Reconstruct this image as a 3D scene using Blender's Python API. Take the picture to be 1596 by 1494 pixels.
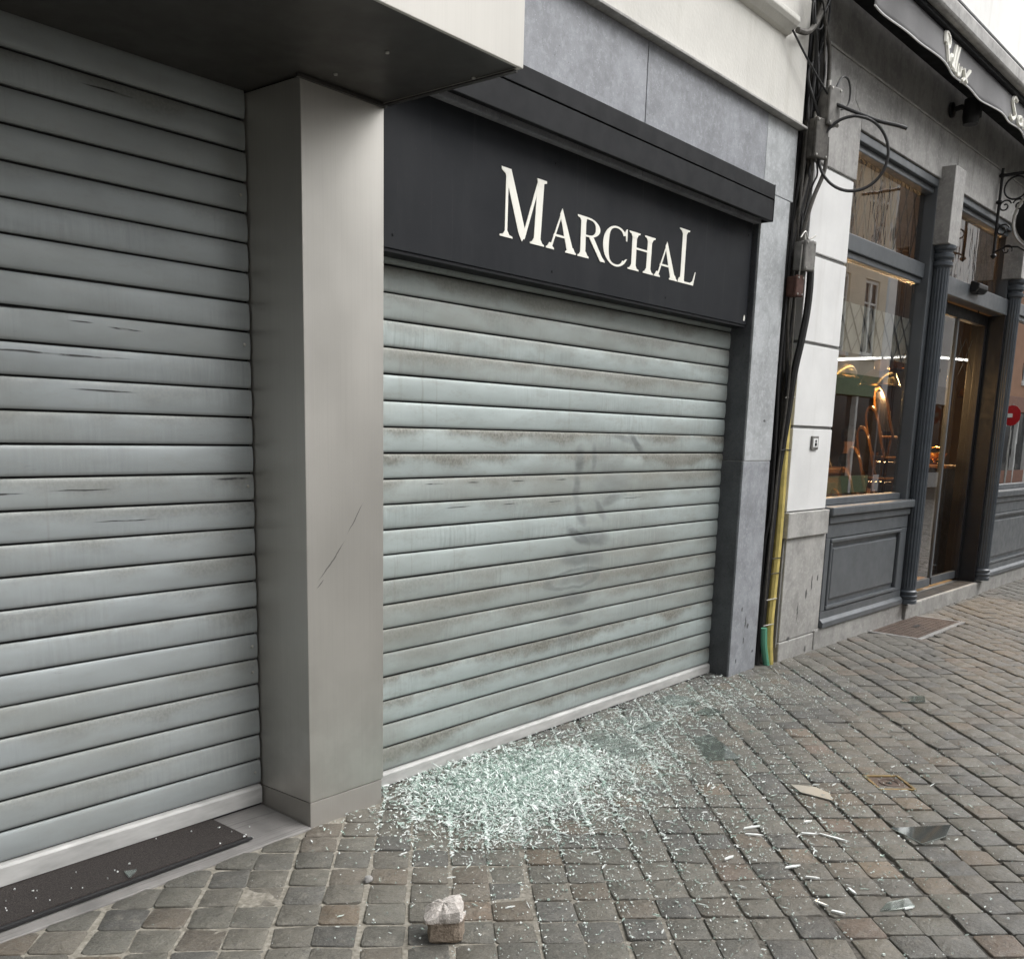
import bpy, bmesh, math, random
import numpy as np
from mathutils import Matrix, Vector
R = math.radians
for o in list(bpy.data.objects): bpy.data.objects.remove(o)
sc = bpy.context.scene
col = sc.collection

# ------------------------------------------------------------------ camera
W_, H_ = 1596.0, 1494.0
FPX, PPX, PPY, EYE = 1538.54, 798.0, 975.738, 1.5
yaw, pitch, roll = R(39.05674717), R(-11.20905424), R(1.54070313)
cf = Vector((math.cos(yaw)*math.cos(pitch), math.sin(yaw)*math.cos(pitch), math.sin(pitch)))
cr0 = cf.cross(Vector((0, 0, 1))).normalized(); cu0 = cr0.cross(cf)
cr = math.cos(roll)*cr0 + math.sin(roll)*cu0
cu = -math.sin(roll)*cr0 + math.cos(roll)*cu0
cd = bpy.data.cameras.new('camera'); cam = bpy.data.objects.new('camera', cd); col.objects.link(cam)
cam.matrix_world = Matrix(((cr.x, cu.x, -cf.x, 0), (cr.y, cu.y, -cf.y, 0), (cr.z, cu.z, -cf.z, EYE), (0, 0, 0, 1)))
cd.sensor_fit = 'HORIZONTAL'; cd.sensor_width = 36; cd.lens = FPX/W_*36
cd.shift_x = 0; cd.shift_y = (PPY-H_/2)/W_
cd.clip_start = .05; cd.clip_end = 500
sc.camera = cam

# ------------------------------------------------------------------ sky, sun, exposure
wd = bpy.data.worlds.new('World'); sc.world = wd; wd.use_nodes = True
nt = wd.node_tree; nt.nodes.clear()
sky = nt.nodes.new('ShaderNodeTexSky'); sky.sky_type = 'NISHITA'; sky.sun_disc = False
SUN_EL, SUN_AZ = R(48), R(142)       # azimuth measured from north (+Y) clockwise: from the street side, a little right
sky.sun_elevation = SUN_EL; sky.sun_rotation = SUN_AZ
sky.air_density = 1.0; sky.dust_density = 4.0; sky.ozone_density = 1.0
hs = nt.nodes.new('ShaderNodeHueSaturation'); hs.inputs['Saturation'].default_value = .12
bg = nt.nodes.new('ShaderNodeBackground'); bg.inputs[1].default_value = .14
wo = nt.nodes.new('ShaderNodeOutputWorld')
nt.links.new(sky.outputs[0], hs.inputs['Color']); nt.links.new(hs.outputs[0], bg.inputs[0]); nt.links.new(bg.outputs[0], wo.inputs[0])
sl = bpy.data.lights.new('sun', 'SUN'); sl.energy = .75; sl.angle = R(60); sl.color = (1, .975, .94)
so = bpy.data.objects.new('sun', sl); col.objects.link(so)
sd = Vector((math.sin(SUN_AZ)*math.cos(SUN_EL), math.cos(SUN_AZ)*math.cos(SUN_EL), math.sin(SUN_EL)))
so.rotation_euler = (-sd).to_track_quat('-Z', 'Y').to_euler(); so.location = (0, 0, 12)
sc.view_settings.view_transform = 'Standard'; sc.view_settings.look = 'None'
sc.view_settings.gamma = 1; sc.view_settings.use_curve_mapping = False
sc.view_settings.exposure = 1.05
sc.cycles.max_bounces = 8; sc.cycles.transparent_max_bounces = 12
sc.cycles.use_denoising = True

random.seed(7); rng = np.random.default_rng(11)

# ------------------------------------------------------------------ object helpers
def props(o, label=None, cat=None, group=None, kind=None):
    if label: o['label'] = label
    if cat: o['category'] = cat
    if group: o['group'] = group
    if kind: o['kind'] = kind
    return o
def empty(name, loc=(0, 0, 0), rz=0, label=None, cat=None, group=None, kind=None, parent=None):
    o = bpy.data.objects.new(name, None); col.objects.link(o); o.location = loc; o.rotation_euler = (0, 0, rz)
    o.empty_display_size = .1
    if parent: o.parent = parent
    return props(o, label, cat, group, kind)
class MB:
    def __init__(s): s.v = []; s.f = []; s.smooth = False
    def add(s, vs, fs):
        n = len(s.v); s.v += [tuple(v) for v in vs]; s.f += [tuple(i+n for i in f) for f in fs]; return s
    def box(s, x0, x1, y0, y1, z0, z1):
        return s.add([(x0,y0,z0),(x1,y0,z0),(x1,y1,z0),(x0,y1,z0),(x0,y0,z1),(x1,y0,z1),(x1,y1,z1),(x0,y1,z1)],
                     [(0,3,2,1),(4,5,6,7),(0,1,5,4),(1,2,6,5),(2,3,7,6),(3,0,4,7)])
    def prism(s, poly, a0, a1, axis='y'):
        """poly is a counter-clockwise list; axis y: (x,z), axis x: (y,z), axis z: (x,y)"""
        n = len(poly)
        def P(p, a): return {'y': (p[0], a, p[1]), 'x': (a, p[0], p[1]), 'z': (p[0], p[1], a)}[axis]
        vs = [P(p, a0) for p in poly]+[P(p, a1) for p in poly]
        return s.add(vs, [tuple(range(n))[::-1], tuple(range(n, 2*n))]+[(i, (i+1) % n, n+(i+1) % n, n+i) for i in range(n)])
    def tube(s, pts, rad, seg=8, closed=False):
        pts = [Vector(p) for p in pts]; n = len(pts); rings = []
        t0 = (pts[1]-pts[0]).normalized(); up = Vector((0, 0, 1)) if abs(t0.z) < .9 else Vector((1, 0, 0))
        nr = (up-t0*up.dot(t0)).normalized()
        for i, p in enumerate(pts):
            a = pts[(i-1) % n] if (closed or i > 0) else p; b = pts[(i+1) % n] if (closed or i < n-1) else p
            t = (b-a).normalized(); nr = (nr-t*nr.dot(t)).normalized(); bn = t.cross(nr)
            r = rad[i] if hasattr(rad, '__len__') else rad
            rings.append([p+nr*(r*math.cos(2*math.pi*k/seg))+bn*(r*math.sin(2*math.pi*k/seg)) for k in range(seg)])
        vs = [v for rg in rings for v in rg]; fs = []
        for i in range(n if closed else n-1):
            j = (i+1) % n
            for k in range(seg): fs.append((i*seg+k, i*seg+(k+1) % seg, j*seg+(k+1) % seg, j*seg+k))
        if not closed: fs += [tuple(range(seg))[::-1], tuple((n-1)*seg+k for k in range(seg))]
        s.smooth = True
        return s.add(vs, fs)
    def lathe(s, prof, c=(0, 0, 0), seg=24):
        """prof: list of (radius, z)"""
        n = len(prof); vs = []; fs = []
        for r, z in prof:
            for k in range(seg):
                a = 2*math.pi*k/seg; vs.append((c[0]+r*math.cos(a), c[1]+r*math.sin(a), c[2]+z))
        for i in range(n-1):
            for k in range(seg): fs.append((i*seg+k, i*seg+(k+1) % seg, (i+1)*seg+(k+1) % seg, (i+1)*seg+k))
        fs += [tuple(range(seg))[::-1], tuple((n-1)*seg+k for k in range(seg))]
        s.smooth = True
        return s.add(vs, fs)
    def mesh(s, name):
        me = bpy.data.meshes.new(name); me.from_pydata(s.v, [], s.f); me.update()
        if s.smooth:
            me.polygons.foreach_set('use_smooth', [True]*len(me.polygons))
        return me
    def build(s, name, mat, parent=None, bevel=0, loc=(0, 0, 0), seg=2, rz=0, fix=True):
        me = s.mesh(name)
        if fix:
            bm = bmesh.new(); bm.from_mesh(me); bmesh.ops.recalc_face_normals(bm, faces=bm.faces); bm.to_mesh(me); bm.free()
        me.materials.append(mat)
        o = bpy.data.objects.new(name, me); col.objects.link(o); o.location = loc; o.rotation_euler = (0, 0, rz)
        if parent: o.parent = parent
        if s.smooth:
            m = o.modifiers.new('ws', 'EDGE_SPLIT'); m.split_angle = R(38)
        if bevel:
            m = o.modifiers.new('b', 'BEVEL'); m.width = bevel; m.segments = seg; m.limit_method = 'ANGLE'; m.angle_limit = R(35)
        return o
def box(name, mat, parent, x0, x1, y0, y1, z0, z1, bevel=0): return MB().box(x0, x1, y0, y1, z0, z1).build(name, mat, parent, bevel)
def link_copy(o, parent=None):
    c = o.copy(); col.objects.link(c)
    if parent: c.parent = parent
    return c
def copy_tree(o, parent=None):
    c = link_copy(o, parent)
    for ch in list(o.children): copy_tree(ch, c)
    return c

# ------------------------------------------------------------------ material helpers
class Mx:
    def __init__(s, name):
        s.m = bpy.data.materials.new(name); s.m.use_nodes = True; s.nt = s.m.node_tree; s.nt.nodes.clear()
        s.out = s.n('ShaderNodeOutputMaterial'); s._geo = None
    def n(s, t, **k):
        nd = s.nt.nodes.new(t)
        for a, b in k.items(): setattr(nd, a, b)
        return nd
    def L(s, a, b): s.nt.links.new(a, b)
    def put(s, sock, v):
        if hasattr(v, 'is_linked') or hasattr(v, 'links'): s.L(v, sock)
        elif isinstance(v, (tuple, list)) and len(v) == 3 and sock.type == 'RGBA': sock.default_value = (*v, 1)
        else: sock.default_value = v
    def world(s):
        if not s._geo: s._geo = s.n('ShaderNodeNewGeometry')
        return s._geo.outputs['Position']
    def obj(s): return s.n('ShaderNodeTexCoord').outputs['Object']
    def rnd(s): return s.n('ShaderNodeObjectInfo').outputs['Random']
    def map(s, v, scale=(1, 1, 1), loc=(0, 0, 0)):
        m = s.n('ShaderNodeMapping'); s.put(m.inputs['Vector'], v); m.inputs['Scale'].default_value = scale; s.put(m.inputs['Location'], loc); return m.outputs[0]
    def noise(s, v, scale, detail=4, rough=.55, dist=0):
        t = s.n('ShaderNodeTexNoise'); s.put(t.inputs['Vector'], v); t.inputs['Scale'].default_value = scale; t.inputs['Detail'].default_value = detail
        t.inputs['Roughness'].default_value = rough; t.inputs['Distortion'].default_value = dist; return t.outputs['Fac']
    def vor(s, v, scale, feature='F1'):
        t = s.n('ShaderNodeTexVoronoi', feature=feature); s.put(t.inputs['Vector'], v); t.inputs['Scale'].default_value = scale; return t.outputs['Distance']
    def ramp(s, fac, stops):
        r = s.n('ShaderNodeValToRGB'); s.put(r.inputs[0], fac); e = r.color_ramp.elements
        while len(e) > 1: e.remove(e[-1])
        for i, (p, c) in enumerate(stops):
            x = e[0] if i == 0 else e.new(p); x.position = p; x.color = (*c, 1) if hasattr(c, '__len__') else (c, c, c, 1)
        return r.outputs[0]
    def sm(s, fac, a, b, lo=0., hi=1.):
        m = s.n('ShaderNodeMapRange', interpolation_type='SMOOTHSTEP'); s.put(m.inputs[0], fac)
        m.inputs[1].default_value = a; m.inputs[2].default_value = b; m.inputs[3].default_value = lo; m.inputs[4].default_value = hi; return m.outputs[0]
    def math(s, op, a, b=0., c=0.):
        m = s.n('ShaderNodeMath', operation=op); s.put(m.inputs[0], a); s.put(m.inputs[1], b); s.put(m.inputs[2], c); return m.outputs[0]
    def mix(s, fac, a, b, mode='MIX'):
        m = s.n('ShaderNodeMix', data_type='RGBA', blend_type=mode); s.put(m.inputs[0], fac); s.put(m.inputs[6], a); s.put(m.inputs[7], b); return m.outputs[2]
    def sep(s, v):
        m = s.n('ShaderNodeSeparateXYZ'); s.L(v, m.inputs[0]); return m.outputs
    def bump(s, h, strength=.3, dist=.01, normal=None):
        b = s.n('ShaderNodeBump'); b.inputs['Strength'].default_value = strength; b.inputs['Distance'].default_value = dist; s.L(h, b.inputs['Height'])
        if normal: s.L(normal, b.inputs['Normal'])
        return b.outputs[0]
    def blob(s, x, z, cx, cz, a, b, slope=0., soft=.5, ring=0):
        """soft elliptical mark centred at (cx, cz); ring > 0 leaves only an outline of that relative width"""
        dx = s.math('SUBTRACT', x, cx); dz = s.math('SUBTRACT', s.math('SUBTRACT', z, cz), s.math('MULTIPLY', dx, slope))
        ux = s.math('DIVIDE', dx, a); uz = s.math('DIVIDE', dz, b)
        d = s.math('SQRT', s.math('ADD', s.math('MULTIPLY', ux, ux), s.math('MULTIPLY', uz, uz)))
        if ring: d = s.math('DIVIDE', s.math('ABSOLUTE', s.math('SUBTRACT', d, 1.)), ring)
        return s.sm(d, 1., 1.-soft, 0., 1.)
    def mx(s, a, b): return s.math('MAXIMUM', a, b)
    def pbr(s, color, rough=.5, metal=0., normal=None, **k):
        p = s.n('ShaderNodeBsdfPrincipled'); s.put(p.inputs['Base Color'], color); s.put(p.inputs['Roughness'], rough); s.put(p.inputs['Metallic'], metal)
        if normal: s.L(normal, p.inputs['Normal'])
        for a, b in k.items(): s.put(p.inputs[a.replace('_', ' ')], b)
        s.L(p.outputs[0], s.out.inputs[0]); return s.m
def scl(c, k): return tuple(min(1, x*k) for x in c)
def simple(name, c, rough=.5, metal=0, var=.12, scale=8, bump=.05, stretch=(1, 1, 1), spec=.5):
    m = Mx(name); v = m.map(m.world(), stretch); f = m.noise(v, scale, 5)
    cc = m.ramp(f, [(.3, scl(c, 1-var)), (.7, scl(c, 1+var))])
    rr = m.sm(m.noise(v, scale*2.3, 3), .3, .7, max(0, rough-.06), min(1, rough+.08))
    return m.pbr(cc, rr, metal, m.bump(m.noise(v, scale*12, 3), bump, .004) if bump else None, Specular_IOR_Level=spec)

# ---- shutters
def slat_material(name, base, dirty, streaks=(), smears=()):
    m = Mx(name); P = m.world(); x, y, z = m.sep(P); ox, oy, oz = m.sep(m.obj()); rn = m.rnd()
    off = m.n('ShaderNodeCombineXYZ'); m.L(m.math('MULTIPLY', rn, 37.), off.inputs[0]); m.L(m.math('MULTIPLY', rn, 91.), off.inputs[2])
    add = m.n('ShaderNodeVectorMath', operation='ADD'); m.L(P, add.inputs[0]); m.L(off.outputs[0], add.inputs[1]); Q = add.outputs[0]
    c = m.ramp(m.noise(m.map(Q, (1, 1, 4)), 2.2, 6), [(.3, scl(base, .86)), (.7, scl(base, 1.1))])
    c = m.mix(m.sm(rn, 0., 1., 0., .22), c, scl(base, .78))
    # vertical rain streaks
    st = m.noise(m.map(Q, (62, 1, 5)), 1., 6, .7)
    patch = m.sm(m.noise(m.map(Q, (1, 1, 2)), 1.7, 3), .45, .65)
    c = m.mix(m.math('MULTIPLY', m.math('MULTIPLY', m.sm(st, .48, .7), patch), .55*dirty), c, scl(base, .62))
    c = m.mix(m.math('MULTIPLY', m.math('MULTIPLY', m.sm(st, .52, .3), patch), .45*dirty), c, (min(1, base[0]*1.35), min(1, base[1]*1.3), min(1, base[2]*1.3)))
    # grime that settles under each joint: brown, ragged lower edge
    rag = m.noise(m.map(Q, (6, 1, 9)), 1., 6, .65)
    lowf = m.noise(m.map(Q, (.9, 1, 0)), 1.6, 2); gr = m.sm(m.math('ADD', m.math('ADD', m.math('MULTIPLY', oz, 7.), m.math('MULTIPLY', rag, .8)), m.math('MULTIPLY', lowf, 1.5)), 1.52-.12*dirty, 1.95-.12*dirty)
    amt = m.math('MULTIPLY', m.sm(m.math('FRACT', m.math('MULTIPLY', rn, 7.31)), .0, .75), .95*dirty)
    brown = m.ramp(m.noise(Q, 90, 3), [(.35, (.135, .135, .115)), (.65, (.25, .247, .218))])
    c = m.mix(m.math('MULTIPLY', gr, amt), c, brown)
    c = m.mix(m.math('MULTIPLY', m.sm(m.noise(m.map(Q, (5, 1, 12)), 2.2, 6, .72), .5, .66), .4*dirty), c, (.30, .31, .295)); c = m.mix(m.math('MULTIPLY', m.sm(m.math('FRACT', m.math('MULTIPLY', rn, 3.77)), .35, 1.), .42*dirty), c, (.275, .288, .268)); big = m.sm(m.noise(m.map(P, (.8, 1, 1.6)), 1.9, 5), .48, .68)
    c = m.mix(m.math('MULTIPLY', big, .4*dirty), c, (.25, .255, .23))
    drip = m.noise(m.map(P, (28, 1, .8)), 1., 5, .7); c = m.mix(m.math('MULTIPLY', m.math('MULTIPLY', m.sm(drip, .56, .7), m.sm(m.noise(m.map(P, (2.5, 1, .9)), 1, 3), .45, .62)), .5*dirty), c, (.21, .205, .18))
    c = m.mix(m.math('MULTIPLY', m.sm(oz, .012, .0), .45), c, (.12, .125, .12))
    # the slat edge near its ends is dirtier, small scuffs
    sp = m.sm(m.noise(m.map(Q, (3, 1, 14)), 5, 5, .7), .66, .76)
    c = m.mix(m.math('MULTIPLY', sp, .35), c, (.1, .1, .1))
    jit = m.math('MULTIPLY', m.math('SUBTRACT', m.noise(m.map(P, (6, 1, 40)), 1, 4), .5), .012)
    zj = m.math('ADD', z, jit); k = None
    for (cx, cz, a, b, s) in streaks:
        q = m.blob(x, zj, cx, cz, a, b*.7, s, .55); k = q if k is None else m.mx(k, q)
    if k is not None: c = m.mix(m.math('MULTIPLY', k, m.sm(m.noise(m.map(P, (14, 1, 50)), 1, 4), .35, .5, .35, 1.)), c, (.035, .036, .038))
    k = None
    xw = m.math('ADD', x, m.math('MULTIPLY', m.math('SUBTRACT', m.noise(P, 5, 3), .5), .09)); zw = m.math('ADD', z, m.math('MULTIPLY', m.math('SUBTRACT', m.noise(P, 4, 3), .5), .06))
    for (cx, cz, a, b, s, rg, am) in smears:
        q = m.math('MULTIPLY', m.blob(xw, zw, cx, cz, a*1.2, b*1.15, s, .7, rg), am*(.75 if rg else 1.3)); k = q if k is None else m.mx(k, q)
    if k is not None: c = m.mix(m.math('MINIMUM', m.math('MULTIPLY', k, m.sm(m.noise(m.map(P, (7, 1, 22), (0, 0, 0)), 1, 4, .6, .6), .3, .6, .62, 1.)), .9), c, (.15, .165, .165))
    rr = m.sm(m.noise(Q, 6, 4), .3, .7, .44, .6)
    h = m.noise(m.map(Q, (.7, 1, 2)), 3, 2)
    return m.pbr(c, rr, .22, m.bump(h, .42, .018))
L_STREAKS = []
M = {}
M['slat_a'] = slat_material('aluminium_slat_clean', (.36, .395, .407), .6, [
    (1.39, 1.82, .10, .006, -.02), (1.63, 1.80, .05, .004, -.02), (1.78, 1.79, .07, .006, -.02), (1.52, 1.695, .33, .006, .0), (1.70, 1.59, .14, .006, .0),
    (2.17, 1.30, .085, .008, 0), (1.33, 1.27, .10, .006, 0), (1.60, 1.275, .13, .005, 0), (1.76, 2.50, .10, .005, 0), (1.75, 1.17, .14, .004, 0), (1.52, 2.33, .28, .006, 0)])
M['slat_b'] = slat_material('aluminium_slat_grimy', (.40, .455, .45), 1., [(3.05, 1.27, .07, .005, 0), (3.3, 1.27, .05, .004, 0), (3.62, 1.27, .07, .004, 0), (3.95, 1.27, .06, .004, 0), (3.2, 1.165, .1, .004, 0), (3.55, 1.165, .06, .004, 0), (3.9, 1.165, .07, .004, 0), (4.6, 1.16, .12, .004, 0)],
    [(4.10, 1.36, .045, .085, .3, 0, .62), (4.22, 1.37, .03, .085, 0, 0, .5), (4.36, 1.36, .20, .13, 0, 0, .22), (4.08, 1.22, .035, .09, 0, 0, .55), (4.40, 1.24, .20, .09, .2, 0, .30), (4.62, 1.45, .085, .035, -.6, 0, .8), (4.48, 1.47, .2, .02, -.15, 0, .4),
     (4.42, 1.16, .15, .035, .2, 0, .5), (4.12, 1.08, .055, .05, -.8, 0, .5), (4.30, 1.10, .075, .045, -.8, 0, .5), (4.12, .98, .13, .035, -.35, 0, .9), (4.25, .97, .17, .055, -.2, 0, .6),
     (4.10, .87, .17, .05, -.15, 0, .6), (4.22, .86, .16, .05, -.1, 0, .4), (4.08, .765, .17, .038, .05, .25, .7), (4.08, .765, .15, .03, .05, 0, .45), (4.1, .66, .15, .045, 0, 0, .5), (4.08, .55, .13, .04, 0, 0, .42), (4.05, .45, .12, .03, 0, 0, .35)])
M['joint'] = simple('joint_shadow_black', (.012, .012, .013), .8, bump=0)  # near-black stands in for the shade between slats and profiles
M['bar'] = simple('bare_aluminium_bar', (.44, .44, .43), .6, .1, .2, 7, .1, (1, 1, 4))
M['rail'] = simple('black_guide_rail', (.018, .018, .02), .5, .1)
# ---- claddings
def clad(name, c, rough, metal, scratches=()):
    m = Mx(name); P = m.world(); x, y, z = m.sep(P)
    br = m.noise(m.map(P, (190, 190, 1.6)), 1, 4); cl = m.noise(m.map(P, (1.6, 1.6, 1.1)), 1, 6)
    cc = m.ramp(cl, [(.3, scl(c, .90)), (.7, scl(c, 1.07))]); cc = m.mix(m.sm(br, .42, .72, 0, .2), cc, scl(c, .78))
    dust = m.math('MULTIPLY', m.sm(z, .9, .02), m.sm(m.noise(P, 9, 5), .35, .65, .25, .8))
    cc = m.mix(m.math('MULTIPLY', dust, .35), cc, (.26, .245, .22))
    k = None
    for (cx, cz, a, b, s) in scratches:
        q = m.blob(x, m.math('ADD', z, m.math('MULTIPLY', m.math('SUBTRACT', m.noise(P, 12, 3), .5), .03)), cx, cz, a, b, s, .5); k = q if k is None else m.mx(k, q)
    if k is not None: cc = m.mix(m.math('MULTIPLY', k, .8), cc, scl(c, .3))
    rr = m.sm(cl, .3, .7, rough-.03, rough+.05)
    return m.pbr(cc, rr, metal, m.bump(m.noise(P, 1.1, 2), .04, .01))
M['clad'] = clad('brushed_taupe_metal_cladding', (.59, .575, .54), .40, .82, [(2.385, 1.01, .075, .005, 1.05), (2.50, 1.16, .045, .005, 1.4), (2.33, .93, .02, .004, 1.)])
M['clad_base'] = clad('dusty_taupe_base_strip', (.36, .345, .32), .5, .3)
M['soffit'] = simple('dark_soffit_sheet', (.055, .052, .048), .45, .3, .1, 3, .03)  # soffit sheet coloured far darker than the fascia
M['fascia'] = clad('pale_canopy_sheet', (.60, .585, .545), .5, .1)
M['dark'] = simple('unlit_backing', (.01, .01, .011), .9, bump=0)
def stone(name, c, fleck=1., streak=.5, rough=.6, stains=()):
    m = Mx(name); P = m.world(); x, y, z = m.sep(P); rn = m.rnd()
    cc = m.ramp(m.noise(P, 3.2, 6, .6), [(.28, scl(c, .74)), (.5, c), (.74, scl(c, 1.25))])
    cc = m.mix(m.sm(rn, 0, 1, 0, .22), cc, scl(c, .8))
    ver = m.noise(m.map(P, (16, 16, .9)), 1, 5, .6)
    cc = m.mix(m.sm(ver, .5, .75, 0, streak), cc, scl(c, .52)); cc = m.mix(m.sm(ver, .46, .28, 0, streak*.6), cc, scl(c, 1.5))
    fl = m.noise(P, 120, 3, .65); cc = m.mix(m.sm(m.noise(P, 38, 5, .7), .48, .62, 0, .5), cc, scl(c, 1.35)); cc = m.mix(m.sm(m.noise(P, 9, 6, .65), .46, .66, 0, .55), cc, scl(c, .62)); cc = m.mix(m.sm(fl, .62, .72, 0, .5*fleck), cc, scl(c, 1.9)); cc = m.mix(m.sm(fl, .36, .28, 0, .6*fleck), cc, scl(c, .45))
    pits = m.sm(m.vor(P, 26), .10, .06); cc = m.mix(m.math('MULTIPLY', pits, m.sm(m.noise(P, 4, 2), .5, .6, 0, .5*fleck)), cc, scl(c, .3))
    low = m.math('MULTIPLY', m.sm(z, .55, .0), m.sm(m.noise(P, 7, 4), .3, .65)); cc = m.mix(m.math('MULTIPLY', low, .35), cc, scl(c, .5))
    k = None
    for (cx, cz, a, b, s) in stains:
        q = m.blob(m.math('ADD', x, m.math('MULTIPLY', m.math('SUBTRACT', m.noise(P, 25, 3), .5), .03)), z, cx, cz, a, b, s, .5); k = q if k is None else m.mx(k, q)
    if k is not None: cc = m.mix(m.math('MULTIPLY', k, .85), cc, (.03, .03, .032))
    return m.pbr(cc, m.sm(fl, .3, .7, rough-.1, rough+.12), 0, m.bump(m.noise(P, 120, 4), .18, .004))
M['blue_low'] = stone('darker_damp_bluestone', (.29, .305, .33), 1.2, .3, .55, [(5.80, .33, .012, .05, 0), (5.835, .30, .018, .022, 0), (5.79, .21, .01, .03, 0), (5.74, .42, .012, .018, 0), (5.70, .09, .012, .02, 0), (5.93, .12, .02, .012, 0)])
M['blue_lintel'] = stone('mottled_blue_lintel', (.252, .264, .288), 1.5, .26, .6)
M['blue'] = stone('weathered_bluestone', (.395, .415, .43), 1.4, .16, .55, [(5.80, .33, .012, .05, 0), (5.835, .30, .018, .022, 0), (5.79, .21, .01, .03, 0), (5.74, .42, .012, .018, 0), (5.70, .09, .012, .02, 0), (5.93, .12, .02, .012, 0), (5.86, 1.6, .02, .01, 0)])
M['blue_dark'] = stone('dark_jamb_bluestone', (.075, .08, .088), .5, .4, .35)  # colours the post's left side much darker than its front
M['grey_stone'] = stone('grey_limestone', (.33, .325, .315), .7, .55, .7)
M['plinth'] = stone('pale_plinth_stone', (.37, .365, .35), .9, .3, .7, [(6.70, .50, .014, .07, .3), (6.79, .53, .014, .03, 0), (6.62, .43, .02, .045, .2), (6.50, .32, .012, .08, 0), (6.39, .14, .03, .02, 0), (6.66, .03, .02, .03, 0)])
def render_wall(name, c, grain=1.):
    m = Mx(name); P = m.world(); cc = m.ramp(m.noise(P, 2.1, 6, .6), [(.3, scl(c, .88)), (.7, scl(c, 1.05))])
    cc = m.mix(m.sm(m.noise(m.map(P, (9, 9, .7)), 1, 5), .52, .75, 0, .28), cc, scl((c[0], c[1]*.98, c[2]*.92), .66))
    return m.pbr(cc, .85, 0, m.bump(m.noise(P, 55, 4), .35*grain, .006))
M['render'] = render_wall('cream_render', (.65, .64, .60))
M['white_wall'] = render_wall('white_render', (.86, .86, .84), .5)
M['white_panel'] = render_wall('white_painted_panel', (.74, .745, .74), .25)
M['groove'] = simple('grey_groove', (.20, .20, .195), .8)
M['gap'] = simple('dark_gap_masonry', (.045, .042, .038), .9, 0, .4, 12, .4)  # one very dark tone for gap, side wall and step tread
m = Mx('matt_anthracite_panel'); P = m.world(); c0 = (.0105, .0122, .0155)
cc = m.mix(m.sm(m.noise(m.map(P, (2.2, 1, .7)), 1.3, 6, .65), .45, .75, 0, .55), c0, (.024, .026, .029)); cc = m.mix(m.sm(m.noise(m.map(P, (26, 1, .9)), 1, 5, .7), .6, .74, 0, .35), cc, (.045, .046, .047)); cc = m.mix(m.sm(m.noise(P, 160, 3, .7), .66, .74, 0, .3), cc, (.08, .08, .078))
M['sign'] = m.pbr(cc, m.sm(m.noise(P, 3, 4), .3, .7, .55, .72), 0, m.bump(m.noise(P, .9, 2), .08, .02), Specular_IOR_Level=.2)
M['cassette'] = simple('anthracite_powder_coat', (.0115, .0125, .0145), .6, 0, .12, 4, .03, spec=.16)
M['letter'] = simple('ivory_letter_face', (.86, .85, .78), .5, 0, .03, 5, 0)
M['paint'] = simple('slate_grey_gloss_paint', (.098, .108, .118), .36, 0, .1, 5, .05)
M['column'] = simple('blue_grey_cast_iron_paint', (.066, .078, .092), .34, 0, .14, 9, .08)
M['iron'] = simple('black_iron', (.012, .012, .013), .45, .2)
M['rubber'] = simple('black_cable_sheath', (.016, .016, .017), .5, 0, .3, 30, .1)
M['rubber_grey'] = simple('dusty_cable_sheath', (.075, .07, .062), .65, 0, .35, 30, .2)
M['box'] = simple('weathered_grey_plastic', (.17, .165, .155), .7, 0, .35, 22, .3)
M['rust'] = simple('rusty_brown_box', (.075, .035, .026), .8, 0, .35, 20, .3)
M['clip'] = simple('galvanised_clip', (.5, .49, .46), .4, .7)
M['yellow'] = simple('faded_yellow_conduit', (.62, .50, .16), .55, 0, .2, 14, .1)
M['green'] = simple('green_conduit', (.12, .36, .24), .55, 0, .15, 14, .1)
M['brass'] = simple('polished_brass', (.72, .40, .12), .18, 1., .1, 6, 0)
M['lead'] = simple('grey_lead_came', (.035, .034, .032), .6)
M['copper'] = simple('copper_shade', (.60, .27, .10), .25, 1., .12, 6, 0)
M['cane'] = simple('varnished_rattan', (.24, .105, .03), .18, 0, .2, 20, .05)
M['webbing'] = simple('dark_woven_seat', (.035, .03, .03), .5, 0, .3, 120, .3)
M['wood'] = simple('brown_bar_wood', (.16, .075, .028), .35, 0, .3, 3, .1, (1, 1, 9))
M['floor'] = simple('honey_wood_floor', (.55, .34, .13), .4, 0, .2, 3, .1, (1, 8, 1))
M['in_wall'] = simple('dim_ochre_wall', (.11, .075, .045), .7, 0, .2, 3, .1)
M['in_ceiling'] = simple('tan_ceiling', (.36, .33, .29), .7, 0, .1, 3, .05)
M['black_cab'] = simple('black_cabinet', (.018, .018, .018), .4)
M['paper'] = simple('cream_card', (.8, .72, .5), .6, 0, .05, 9, 0)
M['mat'] = None
m = Mx('coarse_brown_fibre_mat'); P = m.world(); f = m.noise(P, 260, 3, .7)
M['mat'] = m.pbr(m.ramp(f, [(.35, (.014, .012, .011)), (.62, (.055, .046, .042)), (.75, (.13, .11, .1))]), .95, 0, m.bump(f, .9, .006))
m = Mx('ribbed_threshold_stone'); P = m.world(); f = m.noise(m.map(P, (2, 90, 1)), 1, 4); g = m.noise(P, 6, 5)
M['threshold'] = m.pbr(m.mix(m.sm(f, .5, .65, 0, .5), m.ramp(g, [(.3, (.15, .145, .14)), (.7, (.26, .25, .24))]), (.07, .068, .066)), .75, 0, m.bump(f, .5, .006))
def emit(name, c, k):
    m = Mx(name); e = m.n('ShaderNodeEmission'); e.inputs[0].default_value = (*c, 1); e.inputs[1].default_value = k; m.L(e.outputs[0], m.out.inputs[0]); return m.m
M['bulb'] = emit('warm_bulb', (1, .62, .25), 30)
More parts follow.
